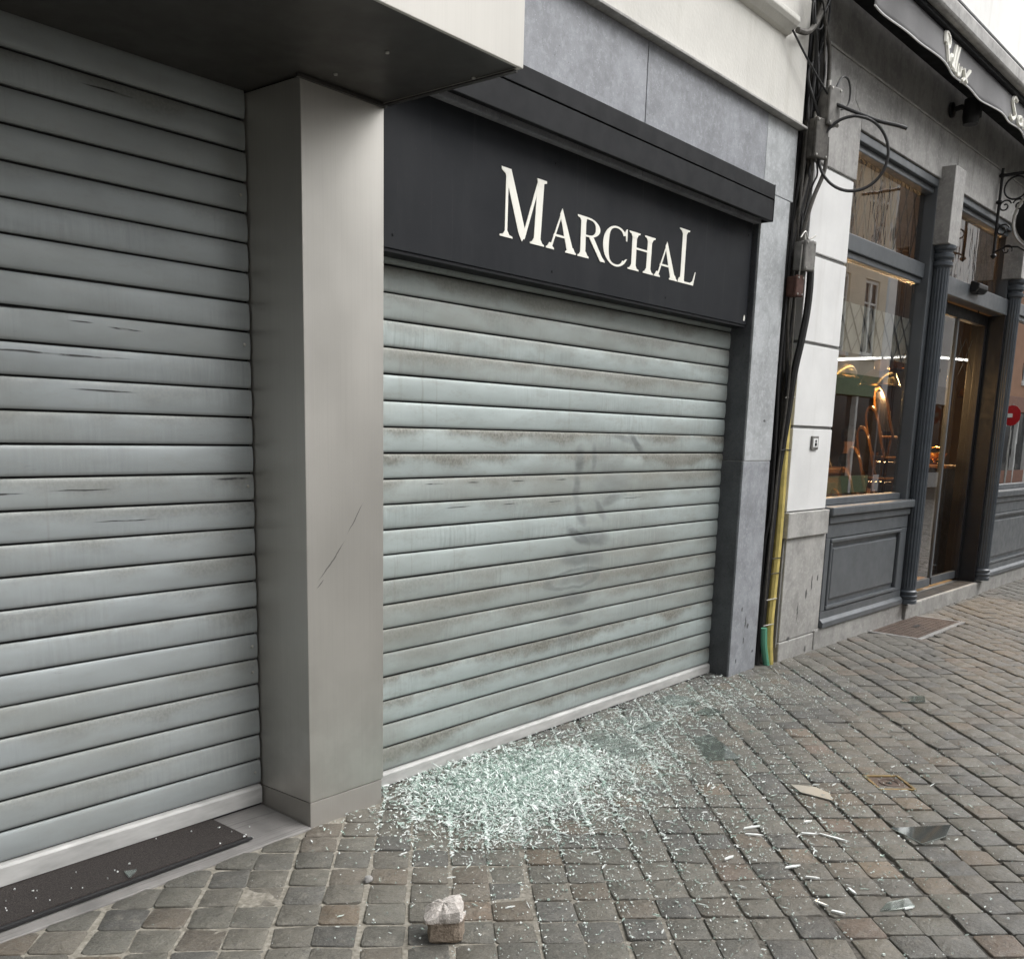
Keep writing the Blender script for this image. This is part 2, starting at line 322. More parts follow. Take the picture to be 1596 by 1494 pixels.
M['tube'] = emit('white_strip_light', (1, .97, .92), 5)
def pane(name, tint, boost, rough=.0, bump=0):
    m = Mx(name); t = m.n('ShaderNodeBsdfTransparent'); t.inputs[0].default_value = (*tint, 1)
    g = m.n('ShaderNodeBsdfGlossy'); g.inputs['Roughness'].default_value = rough
    m.world(); dt = m.n('ShaderNodeVectorMath', operation='DOT_PRODUCT'); m.L(m._geo.outputs['Incoming'], dt.inputs[0]); m.L(m._geo.outputs['Normal'], dt.inputs[1])
    sch = m.math('ADD', .04, m.math('MULTIPLY', .96, m.math('POWER', m.math('SUBTRACT', 1., m.math('ABSOLUTE', dt.outputs['Value'])), 5.)))
    front = m.math('SUBTRACT', 1., m._geo.outputs['Backfacing'])
    if bump:
        nb = m.bump(m.noise(m.map(m.world(), (3, 3, 1)), 2.5, 2), bump, .02); m.L(nb, g.inputs['Normal'])
    k = m.math('MULTIPLY', m.math('MINIMUM', m.math('MULTIPLY', sch, boost), 1.), front); s = m.n('ShaderNodeMixShader'); m.L(k, s.inputs[0]); m.L(t.outputs[0], s.inputs[1]); m.L(g.outputs[0], s.inputs[2]); m.L(s.outputs[0], m.out.inputs[0]); return m.m
M['glass'] = pane('shop_window_glass', (.86, .87, .86), 4.0, 0, .003)
M['glass_door'] = pane('door_glass', (.88, .89, .88), 2.2, 0, .003)
M['glass_old'] = pane('rippled_transom_glass', (.80, .79, .76), 3.4, .02, .05)
m = Mx('pale_leaded_glass'); t = m.n('ShaderNodeBsdfTransparent'); d_ = m.n('ShaderNodeBsdfDiffuse'); d_.inputs[0].default_value = (.62, .62, .58, 1); mm = m.n('ShaderNodeMixShader'); mm.inputs[0].default_value = .42; m.L(t.outputs[0], mm.inputs[1]); m.L(d_.outputs[0], mm.inputs[2]); m.L(mm.outputs[0], m.out.inputs[0]); M['band'] = m.m
m = Mx('broken_float_glass'); 
M['shard'] = m.pbr(m.ramp(m.noise(m.world(), 25, 3), [(.3, (.66, .75, .70)), (.7, (.80, .87, .83))]), .03, 0, None, Transmission_Weight=.93, IOR=1.5)
m = Mx('crushed_glass'); rn = m.n('ShaderNodeAttribute'); rn.attribute_name = 'tone'
M['crumb'] = m.pbr(m.ramp(rn.outputs['Fac'], [(0, (.66, .82, .74)), (.4, (.78, .91, .85)), (.75, (.88, .945, .92)), (1, (.93, .96, .945))]), .07, 0, None, Transmission_Weight=m.sm(rn.outputs['Fac'], .75, .2, .08, .8), IOR=1.5)
m = Mx('cream_backed_shard'); M['shard_cream'] = m.pbr((.31, .305, .27), .35)
m = Mx('silvered_shard'); M['shard_mirror'] = m.pbr((.55, .60, .58), .05, .9)

# ================================================================== PAVEMENT
ANG = R(43.6); e1 = np.array([math.cos(ANG), math.sin(ANG)]); e2 = np.array([math.sin(ANG), -math.cos(ANG)]); PIT = .1345
O_R = np.array([6.15, 2.735]); A_R = R(-1.7)
def front_y(x):                          # the line where paving meets the shopfronts
    return np.where(x < 2.27, 2.785, np.where(x < 2.66, 2.83, np.where(x < 6.05, 2.97, O_R[1]+(x-O_R[0])*math.tan(A_R)+.08)))
def sett_material(stuff):
    m = Mx('granite_sett_joined' if stuff else 'granite_sett'); P = m.world(); x, y, z = m.sep(P)
    if stuff:
        a = m.n('ShaderNodeAttribute'); a.attribute_name = 'tone'; rn = a.outputs['Fac']
    else: rn = m.rnd()
    pal = m.ramp(rn, [(0, (.078, .078, .078)), (.12, (.10, .099, .097)), (.28, (.128, .124, .110)), (.45, (.150, .144, .124)), (.62, (.146, .136, .118)), (.80, (.168, .156, .134)), (.92, (.152, .122, .094)), (.975, (.20, .145, .095)), (1, (.17, .115, .088))])
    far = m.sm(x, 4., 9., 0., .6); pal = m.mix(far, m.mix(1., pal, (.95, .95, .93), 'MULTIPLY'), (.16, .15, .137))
    r2 = m.math('FRACT', m.math('MULTIPLY', rn, 53.7))
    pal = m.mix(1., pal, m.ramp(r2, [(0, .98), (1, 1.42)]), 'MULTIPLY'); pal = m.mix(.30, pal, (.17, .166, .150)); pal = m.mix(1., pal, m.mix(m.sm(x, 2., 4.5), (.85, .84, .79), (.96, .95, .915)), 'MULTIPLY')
    f = m.noise(P, 42, 5, .7); c = m.mix(m.sm(f, .35, .7, 0, .75), scl((.1, .1, .1), 1), pal); c = m.mix(.72, c, pal)
    c = m.mix(m.sm(m.noise(P, 17, 6, .72), .5, .66, 0, .55), c, (.225, .21, .178)); c = m.mix(m.sm(m.noise(P, 33, 5, .7), .56, .66, 0, .5), c, (.05, .048, .045))
    c = m.mix(m.sm(m.noise(P, 210, 3, .7), .58, .68, 0, .55), c, (.33, .32, .29)); c = m.mix(m.sm(m.noise(P, 150, 3, .7), .42, .32, 0, .6), c, (.03, .03, .029))
    c = m.mix(m.sm(m.noise(P, 1.1, 4), .5, .68, 0, .35), c, (.075, .072, .066))
    dz = m.sm(z, -.004, -.02); c = m.mix(m.math('MULTIPLY', dz, .6), c, (.10, .092, .078))
    return m.pbr(c, m.sm(f, .3, .7, .34, .62), 0, m.bump(m.noise(P, 95, 5, .75), .8, .006, m.bump(m.noise(P, 24, 4, .6), .6, .014)))
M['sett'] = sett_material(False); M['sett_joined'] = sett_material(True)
m = Mx('sandy_joint_bed'); P = m.world(); x, y, z = m.sep(P)
f = m.noise(P, 60, 4); lt = m.ramp(f, [(.3, (.17, .155, .125)), (.7, (.34, .32, .275))]); dk = m.ramp(f, [(.3, (.028, .027, .024)), (.7, (.13, .12, .105))])
k = m.sm(m.math('ADD', m.math('SUBTRACT', x, m.math('MULTIPLY', y, .45)), m.math('MULTIPLY', m.noise(P, 2.5, 3), 1.4)), 1.9, 3.5)
M['bed'] = m.pbr(m.mix(k, lt, dk), .9, 0, m.bump(f, .8, .008))

def sett_shape(seed, n_side=2):
    """a worn cube stone, unit footprint centred on 0: ring of 8 on top, shoulder ring, foot ring"""
    q = np.random.default_rng(seed); base = []
    for cx, cy in ((-1, -1), (1, -1), (1, 1), (-1, 1)):
        cx *= .5*(1+q.uniform(-.075, .03)); cy *= .5*(1+q.uniform(-.075, .03))
        base.append((cx, cy))
    out = []
    for i in range(4):
        a = np.array(base[i]); p = np.array(base[i-1]); nx = np.array(base[(i+1) % 4]); rr = q.uniform(.03, .10)
        out += [a+(p-a)*rr, a+(nx-a)*rr*q.uniform(.7, 1.2)]
    out = np.array(out); hz = q.uniform(-.0022, .0015, 8)
    v = [(*(o*.945), .0004+h*1.5) for o, h in zip(out, hz)]+[(*(o*.985), -.0010+h*1.8) for o, h in zip(out, hz)]+[(*o, -.0062) for o in out]+[(*(o*.985), -.06) for o in out]
    v.append((q.uniform(-.12, .12), q.uniform(-.12, .12), .0010+q.uniform(-.0035, .003)))
    f = [(i, (i+1) % 8, 32) for i in range(8)]
    for r in range(3): f += [(r*8+8+i, r*8+8+(i+1) % 8, r*8+(i+1) % 8, r*8+i) for i in range(8)]
    return np.array(v), f
VARS = [sett_shape(100+i) for i in range(14)]
plates = [(4.335, 1.325, .095)]
HATCH = (7.80, 8.88, 2.24, 2.68)
def keep(x, y):
    if y > front_y(np.array(x)) or x < -4 or x > 27 or y < -6.2: return False
    if y > 2.80 and x < 2.29: return False
    if 2.285 < x < 2.635 and y > 2.86: return False
    if HATCH[0] < x < HATCH[1] and HATCH[2] < y < HATCH[3]: return False
    for px, py, pr in plates:
        d = np.array([x-px, y-py])
        if abs(d@e1) < pr and abs(d@e2) < pr: return False
    return True
def proj(x, y, z=0):
    d = Vector((x, y, z-EYE)); w = d.dot(cf)
    if w < .3: return None
    return PPX+FPX*d.dot(cr)/w, PPY-FPX*d.dot(cu)/w, w
setts = []
i0 = -260; 
for c in range(-190, 190):
    stag = rng.uniform(-.5, .5)*PIT; wob = rng.uniform(-.006, .006); drift = rng.uniform(-.012, .012)
    kprev = None
    for k in range(-190, 230):
        mid = e1*(k*PIT)+e2*(c*PIT)
        if mid[0] < -4.3 or mid[0] > 27.3 or mid[1] < -6.4 or mid[1] > 3.1: kprev = None; continue
        w = min(1, max(0.10, (mid[0]-mid[1]*.35-2.1)/2.2))
        b = k*PIT+stag*w+rng.uniform(-.006, .006)
        if kprev is not None and b-kprev < .19:
            u0, u1 = kprev, b; L = u1-u0; g = rng.uniform(.001, .006)+(.001 if mid[0] < 2.9 else 0)
            ctr = e1*((u0+u1)/2)+e2*(c*PIT+wob+drift*math.sin(k*.22+c))
            ctr = ctr+e2*.012*math.sin(ctr@e1*1.3+1)+e1*.02*math.sin(ctr@e2*1.1)
            if keep(*ctr):
                sx = L-g; sy = PIT-rng.uniform(.002, .008)-(.001 if mid[0] < 2.9 else 0)
                setts.append((ctr[0], ctr[1], rng.normal(.0004, .0015), ANG+rng.normal(0, .022), rng.normal(0, .011), rng.normal(0, .011), sx, sy, rng.integers(0, 14), rng.uniform()))
        kprev = b
def shown(s):
    p = proj(s[0], s[1])
    if not p or not (-25 < p[0] < W_+25 and p[1] < H_+30): return 0
    return 1./p[2]**3
order = sorted(range(len(setts)), key=lambda i: -shown(setts[i]))
pav = MB(); gx = np.arange(-4.2, 27.4, .35); gy = np.concatenate([np.arange(-6.4, 2.9, .35), [2.9, 3.14]])
nv = len(gy)
for xx in gx:
    for yy in gy:
        t = min(1, max(0, (xx-yy*.45-1.6)/1.8)); pav.v.append((xx, yy, -.0040-.0062*t))
for i in range(len(gx)-1):
    for j in range(nv-1): pav.f.append((i*nv+j, (i+1)*nv+j, (i+1)*nv+j+1, i*nv+j+1))
pavement = pav.build('pavement', M['bed'], fix=False); props(pavement, 'street pavement of small square granite setts laid diagonally to the shopfronts', 'pavement', kind='structure')
def smat(s):
    return Matrix.Translation((s[0], s[1], s[2])) @ Matrix.Rotation(s[3], 4, 'Z') @ Matrix.Rotation(s[4], 4, 'X') @ Matrix.Rotation(s[5], 4, 'Y') @ Matrix.Diagonal((s[6], s[7], 1, 1))
vmesh = []
for v, f in VARS:
    me = bpy.data.meshes.new('sett'); me.from_pydata(v.tolist(), [], f); me.materials.append(M['sett']); me.polygons.foreach_set('use_smooth', [True]*len(f)); vmesh.append(me)
for i in order[:300]:
    s = setts[i]; o = bpy.data.objects.new('sett', vmesh[s[8]]); col.objects.link(o); o.parent = pavement; o.matrix_local = smat(s)
av, af, at = [], [], []; n0 = 0
for i in order[300:]:
    s = setts[i]; v, f = VARS[s[8]]; Mt = np.array(smat(s)); w = v@Mt[:3, :3].T+Mt[:3, 3]
    av.append(w); af += [tuple(k+n0 for k in q) for q in f]; at.append(np.full(len(v), s[9])); n0 += len(v)
me = bpy.data.meshes.new('setts_beyond'); me.from_pydata(np.concatenate(av).tolist(), [], af); me.materials.append(M['sett_joined'])
me.polygons.foreach_set('use_smooth', [True]*len(me.polygons))
me.attributes.new('tone', 'FLOAT', 'POINT').data.foreach_set('value', np.concatenate(at).astype('f'))
o = bpy.data.objects.new('setts_beyond', me); col.objects.link(o); o.parent = pavement; o['kind'] = 'stuff'
ground = MB().box(-60, 90, -60, 60, -.12, -.08).build('ground', M['bed']); props(ground, 'bare earth under the street and buildings', 'ground', kind='structure')

# ================================================================== LEFT SHOP (metal clad)
XL, XR, YP, YS, ZS = 2.27, 2.646, 2.80, 3.105, 2.627
ls = empty('metal_clad_shop', (0, 0, 0), label='shopfront clad in taupe metal with deep overhanging canopy and square pillar', cat='shop building')
box('pillar', M['clad'], ls, XL, XR, YP, YS+.1, .099, ZS-.003, .003)
box('pillar_base', M['clad_base'], ls, XL+.001, XR-.008, YP+.0015, YS+.09, -.05, .097, .002)
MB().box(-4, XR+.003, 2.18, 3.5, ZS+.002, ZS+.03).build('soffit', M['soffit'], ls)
MB().box(-4, XR+.004, 2.165, 2.178, ZS, 4.4).build('fascia', M['fascia'], ls, .002)
MB().box(XR-.012, XR+.004, 2.179, 2.9, ZS, 4.4).build('side_panel', M['fascia'], ls, .002)
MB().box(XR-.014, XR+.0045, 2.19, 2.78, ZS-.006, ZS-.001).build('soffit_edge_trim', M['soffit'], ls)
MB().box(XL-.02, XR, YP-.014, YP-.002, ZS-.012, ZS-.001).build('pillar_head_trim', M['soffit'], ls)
for px, py in ((2.335, 2.70), (2.30, 2.42), (2.62, 2.35)):
    MB().lathe([(.0, -.003), (.006, -.003), (.007, 0), (.007, .002)], (px, py, ZS-.001), 10).build('screw', M['clip'], ls)
box('upper_wall', M['render'], ls, -4, XR-.02, 3.3, 3.5, ZS+.05, 8)
box('back_wall', M['dark'], ls, -4, XR-.02, YS+.11, YS+.2, -.05, ZS)
th = MB().add([(-4, 2.772, -.05), (2.269, 2.792, -.05), (2.269, 3.14, -.05), (-4, 3.14, -.05), (-4, 2.772, .004), (2.269, 2.792, .004), (2.269, 3.14, .022), (-4, 3.14, .022)],
              [(0, 3, 2, 1), (4, 5, 6, 7), (0, 1, 5, 4), (1, 2, 6, 5), (2, 3, 7, 6), (3, 0, 4, 7)]).build('threshold', M['threshold'], ls, .004)
mat_ = empty('door_mat', (1.3, 3.0, .02), label='dark brown fibre mat lying along the foot of the left shutter', cat='mat')
mb = MB(); pts = []
P4 = [(-1.6, -.172), (.728, -.142), (.735, .130), (-1.6, .135)]
mb.prism(P4, -.006, .008, 'z'); mb.build('pile', M['mat'], mat_, .003)
MB().prism([(-1.6, -.186), (.742, -.153), (.729, -.1425), (-1.6, -.1725)], -.008, .004, 'z').build('rubber_edge', M['rubber'], mat_, .002)

def slat_mesh(name, x0, x1, h, bulge, mat):
    hh = h-.0075; pr = [(0, .0)]+[(.0008+(hh-.0008)*t, .0020+.0060*(1-(2*t-1)**2)**.58+.0012*(1-t)) for t in (0, .05, .13, .24, .37, .5, .63, .76, .87, .95, 1.)]+[(hh+.0004, -.006), (0, -.006)]
    mb = MB(); N = 13; n = len(pr)
    for i in range(N):
        xx = x0+(x1-x0)*i/(N-1); w = .0012*math.sin(i*1.9+len(name))
        for zz, dd in pr: mb.v.append((xx, -dd*bulge-w, zz))
    for i in range(N-1):
        for k in range(n): mb.f.append((i*n+k, i*n+(k+1) % n, (i+1)*n+(k+1) % n, (i+1)*n+k))
    mb.f += [tuple(range(n)), tuple((N-1)*n+k for k in range(n))[::-1]]
    me = mb.mesh(name); me.materials.append(mat)
    bm = bmesh.new(); bm.from_mesh(me); bmesh.ops.recalc_face_normals(bm, faces=bm.faces)
    for f in bm.faces: f.smooth = len(f.verts) == 4
    for e in bm.edges:
        if len(e.link_faces) == 2 and e.calc_face_angle() > R(50): e.smooth = False
    bm.to_mesh(me); bm.free(); return me
def shutter(label, Y, x0, x1, z0, pitch, n, zbar, mat, rivets):
    t = empty('roller_shutter', ((x0+x1)/2, Y, 0), label=label, cat='roller shutter')
    ox = (x0+x1)/2; me = slat_mesh('slat', x0-ox, x1-ox, pitch, 1.0, mat); first = None
    for k in range(n):
        if first is None: o = first = bpy.data.objects.new('slat', me); col.objects.link(o); o.parent = t
        else: o = link_copy(first, t)
        o.location = (0, random.uniform(-.0014, .0014), z0+k*pitch+random.uniform(-.0007, .0007)); o.rotation_euler = (random.uniform(-.016, .016), random.uniform(-.0004, .0004), 0)
    MB().box(x0-ox, x1-ox, .008, .016, zbar[1], z0+n*pitch+.02).build('backing', M['joint'], t)
    MB().prism([(-.020, zbar[0]), (-.020, zbar[1]-.012), (-.014, zbar[1]-.004), (.004, zbar[1]), (.004, zbar[0])][::-1], x0-ox+.002, x1-ox-.002, 'x').build('bottom_bar', M['bar'], t, .0015)
    MB().box(x0-ox, x1-ox, -.010, .006, zbar[0]-.02, zbar[0]-.001).build('rubber_seal', M['rubber'], t)
    for rx, k in rivets:
        MB().lathe([(.0, -.0), (.006, 0), (.0055, .002), (.003, .0035), (0, .004)], (0, 0, 0), 10).build('rivet', M['clip'], t, 0, (rx-ox, -.0145, z0+(k+.5)*pitch)).rotation_euler = (R(90), 0, 0)
    return t
shutter('clean grey aluminium roller shutter under the metal canopy, at the left of the pillar', YS, -1.2, XL-.006, .108, .1012, 25, (.030, .104), M['slat_a'],
        [(2.235, k) for k in (0, 4, 5, 11, 16, 21)])
ms = shutter('grimy teal-grey roller shutter with smeared streaks below the black shop sign', 2.925, 2.60, 5.632, .072, .1023, 21, (.008, .068), M['slat_b'], [])
for x0, x1 in ((5.634, 5.672),):
    ms2 = MB().box(x0-4.116, x1-4.116, -.05, .03, -.03, 2.35).build('guide_rail', M['rail'], ms, .004)
    MB().box(x0-4.116-.012, x0-4.116-.001, -.035, -.018, -.0, 2.3).build('rail_lip', M['rail'], ms, .002)

# ================================================================== MIDDLE SHOP (bluestone)
YB = 2.772
mshop = empty('bluestone_shop', (4.1, YB, 0), label='shop with blue-grey stone surround and cream rendered wall above', cat='shop building')
mshop_o = Vector((4.1, YB, 0))
def mbx(name, mat, x0, x1, y0, y1, z0, z1, bevel=0): return MB().box(x0-4.1, x1-4.1, y0-YB, y1-YB, z0, z1).build(name, mat, mshop, bevel)
mbx('mortar_joint', M['plinth'], 5.62, 5.988, YB+.004, YB+.2, 1.3522, 1.3558)
mbx('stone_block', M['blue_low'], 5.615, 5.985, YB, YB+.30, -.05, 1.352, .003)
mbx('stone_block', M['blue'], 5.622, 5.992, YB, YB+.30, 1.356, 2.905, .003)
mbx('stone_block', M['blue'], 5.625, 6.030, YB+.001, YB+.30, 2.909, 3.318, .003)
mbx('lintel_block', M['blue_lintel'], 4.327, 5.621, YB, YB+.3, 2.72, 3.32, .0025)
mbx('lintel_block', M['blue_lintel'], 2.66, 4.323, YB+.0015, YB+.3, 2.72, 3.32, .0025)
mbx('lintel_block', M['blue_lintel'], 1.2, 2.656, YB+.002, YB+.3, 2.9, 3.32, .0025)
mbx('jamb_face', M['blue_dark'], 5.609, 5.6145, YB+.012, 2.93, -.04, 1.351)
mbx('jamb_face', M['blue_dark'], 5.6155, 5.6215, YB+.012, 2.93, 1.357, 2.72)
mbx('rendered_wall', M['render'], 1.2, 6.035, YB-.022, YB+.28, 3.335, 8, .006)
mbx('drip_ledge', M['plinth'], 1.2, 6.05, YB-.05, YB+.2, 3.321, 3.334, .003)
MB().prism([(-.085, 3.78), (-.10, 3.80), (-.10, 3.825), (-.03, 3.85), (-.02, 3.74), (-.05, 3.75)][::-1], 1.2-4.1, 5.73-4.1, 'x').build('string_moulding', M['render'], mshop, .004)
mbx('back_wall', M['dark'], 2.6, 5.7, 2.97, 3.05, -.05, 2.9)
# sign
YSG = 2.81
sg = empty('shop_sign', (4.13, YSG, 2.15), label='black shop sign board reading MARCHAL in ivory serif letters', cat='shop sign')
sg_o = (4.13, YSG, 2.15)
MB().box(2.652-4.13, 5.598-4.13, 0, .03, 0, .73).build('board', M['sign'], sg, .003)
MB().box(2.652-4.13, 5.598-4.13, .004, .09, -.014, -.001).build('board_return', M['cassette'], sg, .002)
def poly_letters():
    B, C, D = 2.293, 2.471, 2.563     # baseline, small capital height, large capital height
    def serif(x0, x1, z, up, stem=.04): # thin serif with bracketed curve into the stem
        xm = (x0+x1)/2; h = stem/2
        p = [(x0, z), (x1, z), (x1-.002, z+.007*up), (xm+h+.012, z+.011*up), (xm+h, z+.026*up), (xm-h, z+.026*up), (xm-h-.012, z+.011*up), (x0+.002, z+.007*up)]
        return p if up > 0 else p[::-1]
    def bar(xa, za, xb, zb, w): return [(xa-w/2, za), (xa+w/2, za), (xb+w/2, zb), (xb-w/2, zb)] if za < zb else bar(xb, zb, xa, za, w)
    def arc(cx, cz, rx, rz, a0, a1, w0, w1, n=26):
        o, i = [], []
        for k in range(n+1):
            a = R(a0+(a1-a0)*k/n); t = abs(math.cos(a))**1.3; w = w0+(w1-w0)*t
            o.append((cx+rx*math.cos(a), cz+rz*math.sin(a))); i.append((cx+(rx-w)*math.cos(a), cz+(rz-w0)*math.sin(a)))
        return o, i
    out = []
    out.append(('M', [bar(3.350, B, 3.352, D-.02, .016), [(3.433, B+.03), (3.457, B-.002), (3.484, B+.03), (3.378, D-.004), (3.332, D-.004)], bar(3.466, B+.01, 3.568, D-.004, .018), bar(3.560, B, 3.578, D, .046), serif(3.308, 3.394, B, 1, .016), serif(3.512, 3.612, B, 1, .046),
                      [(3.312, D), (3.316, D-.012), (3.338, D-.022), (3.36, D-.02), (3.378, D)], [(3.55, D), (3.56, D-.03), (3.595, D-.03), (3.600, D-.014), (3.618, D-.010), (3.618, D)]]))
    def A(x0, x1):
        xa = x0+(x1-x0)*.487
        return [[(x0+.026, B), (x0+.040, B), (xa+.003, C-.024), (xa-.006, C-.02)], [(x1-.066, B), (x1-.014, B), (xa+.004, C+.003), (xa-.012, C-.022)], [(x0+.052, B+.058), (x1-.058, B+.058), (x1-.062, B+.067), (x0+.057, B+.067)], serif(x0, x0+.060, B, 1, .012), serif(x1-.082, x1, B, 1, .036)]
    out.append(('A', A(3.625, 3.851)))
    o, i = arc(3.938, B+.135, .100, .0425, -90, 90, .008, .036)
    out.append(('R', [bar(3.904, B, 3.904, C, .040), serif(3.864, 3.953, B, 1), [(3.856, C), (3.857, C-.007), (3.876, C-.012), (3.886, C-.026), (3.924, C-.026), (3.93, C)], ('ring', o, i), [(3.92, C-.0086), (3.94, C-.0086), (3.94, C-.0006), (3.92, C-.0006)], [(3.92, B+.0926), (3.945, B+.0926), (3.945, B+.1005), (3.92, B+.1005)], [(4.046, B), (4.086, B), (4.082, B+.007), (4.060, B+.02), (3.985, B+.097), (3.945, B+.096)]]))
    o, i = arc(4.180, (B+C)/2-.001, .114, .0915, 42, 316, .009, .048, 34)
    out.append(('C', [('ring', o, i), [(4.258, C-.03), (4.262, C-.054), (4.272, C-.055), (4.272, C+.002), (4.264, C-.001), (4.255, C-.010), (4.248, C-.022)], [(4.25, B+.02), (4.262, B+.026), (4.276, B+.042), (4.268, B+.041), (4.248, B+.030)]]))
    out.append(('H', [bar(4.336, B, 4.338, C, .040), bar(4.474, B, 4.480, C, .040), [(4.35, B+.100), (4.465, B+.100), (4.465, B+.109), (4.35, B+.109)], serif(4.284, 4.386, B, 1), serif(4.424, 4.522, B, 1), serif(4.288, 4.388, C, -1), serif(4.430, 4.530, C, -1)]))
    out.append(('A', A(4.530, 4.762)))
    out.append(('L', [bar(4.814, B, 4.820, D, .040), serif(4.766, 4.872, D, -1), serif(4.770, 4.84, B, 1), [(4.80, B), (4.934, B), (4.954, B+.072), (4.946, B+.068), (4.925, B+.022), (4.90, B+.010), (4.80, B+.010)]]))
    return out
for nm, polys in poly_letters():
    mb = MB()
    for q, p in enumerate(polys):
        d = .0022+q*.0002
        if p[0] == 'ring':
            o, i = p[1], p[2]; n = len(o)
            vs = [(a[0]-4.13, -d, a[1]-2.15) for a in o]+[(a[0]-4.13, -d, a[1]-2.15) for a in i]+[(a[0]-4.13, .001, a[1]-2.15) for a in o]+[(a[0]-4.13, .001, a[1]-2.15) for a in i]
            fs = []
            for k in range(n-1): fs += [(k, k+1, n+k+1, n+k), (2*n+k, 3*n+k, 3*n+k+1, 2*n+k+1), (k, 2*n+k, 2*n+k+1, k+1), (n+k, n+k+1, 3*n+k+1, 3*n+k)]
            fs += [(0, n, 3*n, 2*n), (n-1, 3*n-1, 4*n-1, 2*n-1)]
            mb.add(vs, fs)
        else: mb.prism([(a[0]-4.13, a[1]-2.15) for a in p], -d, .001, 'y')
    mb.build('letter', M['letter'], sg)
st = MB().prism([(1.423, .022), (1.437, .022), (1.439, .030), (1.439, .046), (1.433, .054), (1.425, .050), (1.423, .036)], -.002, .001).build('alarm_sticker', M['letter'], sg)
for sx_ in (2.70, 3.68, 4.66, 5.55):
    for sz_ in (.05, .50): MB().lathe([(0, 0), (.0055, 0), (.005, .002), (0, .0025)], (0, 0, 0), 8).build('screw', M['cassette'], sg, 0, (sx_-4.13, -.0005, sz_)).rotation_euler = (R(90), 0, 0)
# awning cassette
ac = empty('awning_cassette', (4.1, 2.7, 2.72), label='anthracite box of a retracted awning running above the black sign', cat='awning')
MB().prism([(0, .004), (.022, .0), (.022, .10), (.10, .10), (.10, .118), (0, .118)][::-1], 2.4-4.1, 5.618-4.1, 'x').build('front_profile', M['cassette'], ac, .003)
MB().prism([(-.004, .122), (.10, .122), (.10, .205), (.045, .207), (-.004, .200)][::-1], 2.4-4.1, 5.621-4.1, 'x').build('hood_profile', M['cassette'], ac, .003)
MB().box(5.619-4.1, 5.6255-4.1, -.002, .072, .003, .204).build('end_cap', M['cassette'], ac, .002)
MB().box(2.4-4.1, 5.61-4.1, .006, .10, .1185, .1215).build('profile_gap', M['joint'], ac)

# ================================================================== GAP BETWEEN HOUSES, CABLES
gp = empty('gap_wall', (6.1, 2.95, 0), label='dark masonry strip in the narrow gap between the two shops', cat='wall')
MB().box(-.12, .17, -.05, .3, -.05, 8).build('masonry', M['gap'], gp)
def spline(pts, n=8):
    pts = [Vector(p) for p in pts]; out = []
    for i in range(len(pts)-1):
        p0 = pts[max(0, i-1)]; p1 = pts[i]; p2 = pts[i+1]; p3 = pts[min(len(pts)-1, i+2)]
        for k in range(n):
            t = k/n; out.append(.5*((2*p1)+(p2-p0)*t+(2*p0-5*p1+4*p2-p3)*t*t+(3*p1-p0-3*p2+p3)*t**3))
    out.append(pts[-1]); return out
def cable(label, pts, r, mat=None, group=None, name='cable', cat='cable', n=8):
    o = Vector(pts[-1]); pp = [p-o for p in spline(pts, n)]
    ob = MB().tube(pp, r, 8).build(name, mat or M['rubber'], None, 0, o, fix=False); return props(ob, label, cat, group)
G = 'cables running up the gap between the shops'
for i, (xx, r, yy) in enumerate([(6.035, .014, 2.80), (6.06, .010, 2.775), (6.085, .017, 2.80), (6.11, .012, 2.77), (6.15, .02, 2.82), (6.175, .012, 2.80), (6.13, .009, 2.755), (6.07, .008, 2.745)]):
    pts = []; z = 7.5
    while z > 1.0:
        pts.append((xx+random.uniform(-.022, .022)+(.05 if z > 3.3 else 0)+(.06 if z > 4.2 else 0), yy+random.uniform(-.012, .012), z)); z -= random.uniform(.35, .6)
    pts += [(xx-.01, yy+.02, .8), (min(xx, 6.10), yy+.03, .3), (min(xx, 6.08), yy+.04, -.02)]
    cable('black cable running up the gap between the bluestone shop and the cafe', pts, r, M['rubber_grey'] if i in (3, 5, 7) else M['rubber'], G)
cable('thick black cable bowing across the edge of the white pilaster', [(6.20, 2.66, 3.30), (6.19, 2.655, 3.12), (6.12, 2.68, 2.95), (6.075, 2.70, 2.80), (6.06, 2.72, 2.66)], .013, M['rubber_grey'])
cable('black cable bulging over the white pilaster edge beside the yellow conduit', [(6.16, 2.70, 2.7), (6.185, 2.69, 2.5), (6.18, 2.69, 2.3), (6.15, 2.70, 2.1), (6.125, 2.72, 1.9), (6.115, 2.74, 1.6), (6.10, 2.77, 1.2), (6.085, 2.78, .7), (6.07, 2.79, .2), (6.065, 2.8, -.02)], .024)
cable('thin cable slanting across the cream wall down to the junction box', [(5.70, 2.70, 3.755), (5.87, 2.69, 3.67), (6.03, 2.68, 3.60), (6.17, 2.66, 3.52), (6.2, 2.655, 3.43)], .006)
for i in range(6):
    pts = []; z = 6.0
    while z > 3.1: pts.append((6.13+random.uniform(-.10, .11)+(.05 if z > 4 else 0), 2.72+random.uniform(-.03, .03), z)); z -= random.uniform(.18, .4)
    pts += [(6.10+.02*i, 2.74, 3.0), (6.05+.02*i, 2.79, 2.6), (6.04+.02*i, 2.80, 2.2)]
    cable('black cable weaving through the tangle at the top of the gap', pts, random.choice([.006, .009, .013]), M['rubber_grey'] if i % 3 == 0 else M['rubber'], 'tangled cables at the top of the gap')
def circ(cx, cz, rx, rz, a0, a1, y, n=26, tilt=0): return [(cx+rx*math.cos(R(a0+(a1-a0)*k/n)), y+tilt*math.sin(R(a0+(a1-a0)*k/n)), cz+rz*math.sin(R(a0+(a1-a0)*k/n))) for k in range(n+1)]
hu = Vector((cr.x, cr.y, 0)).normalized()
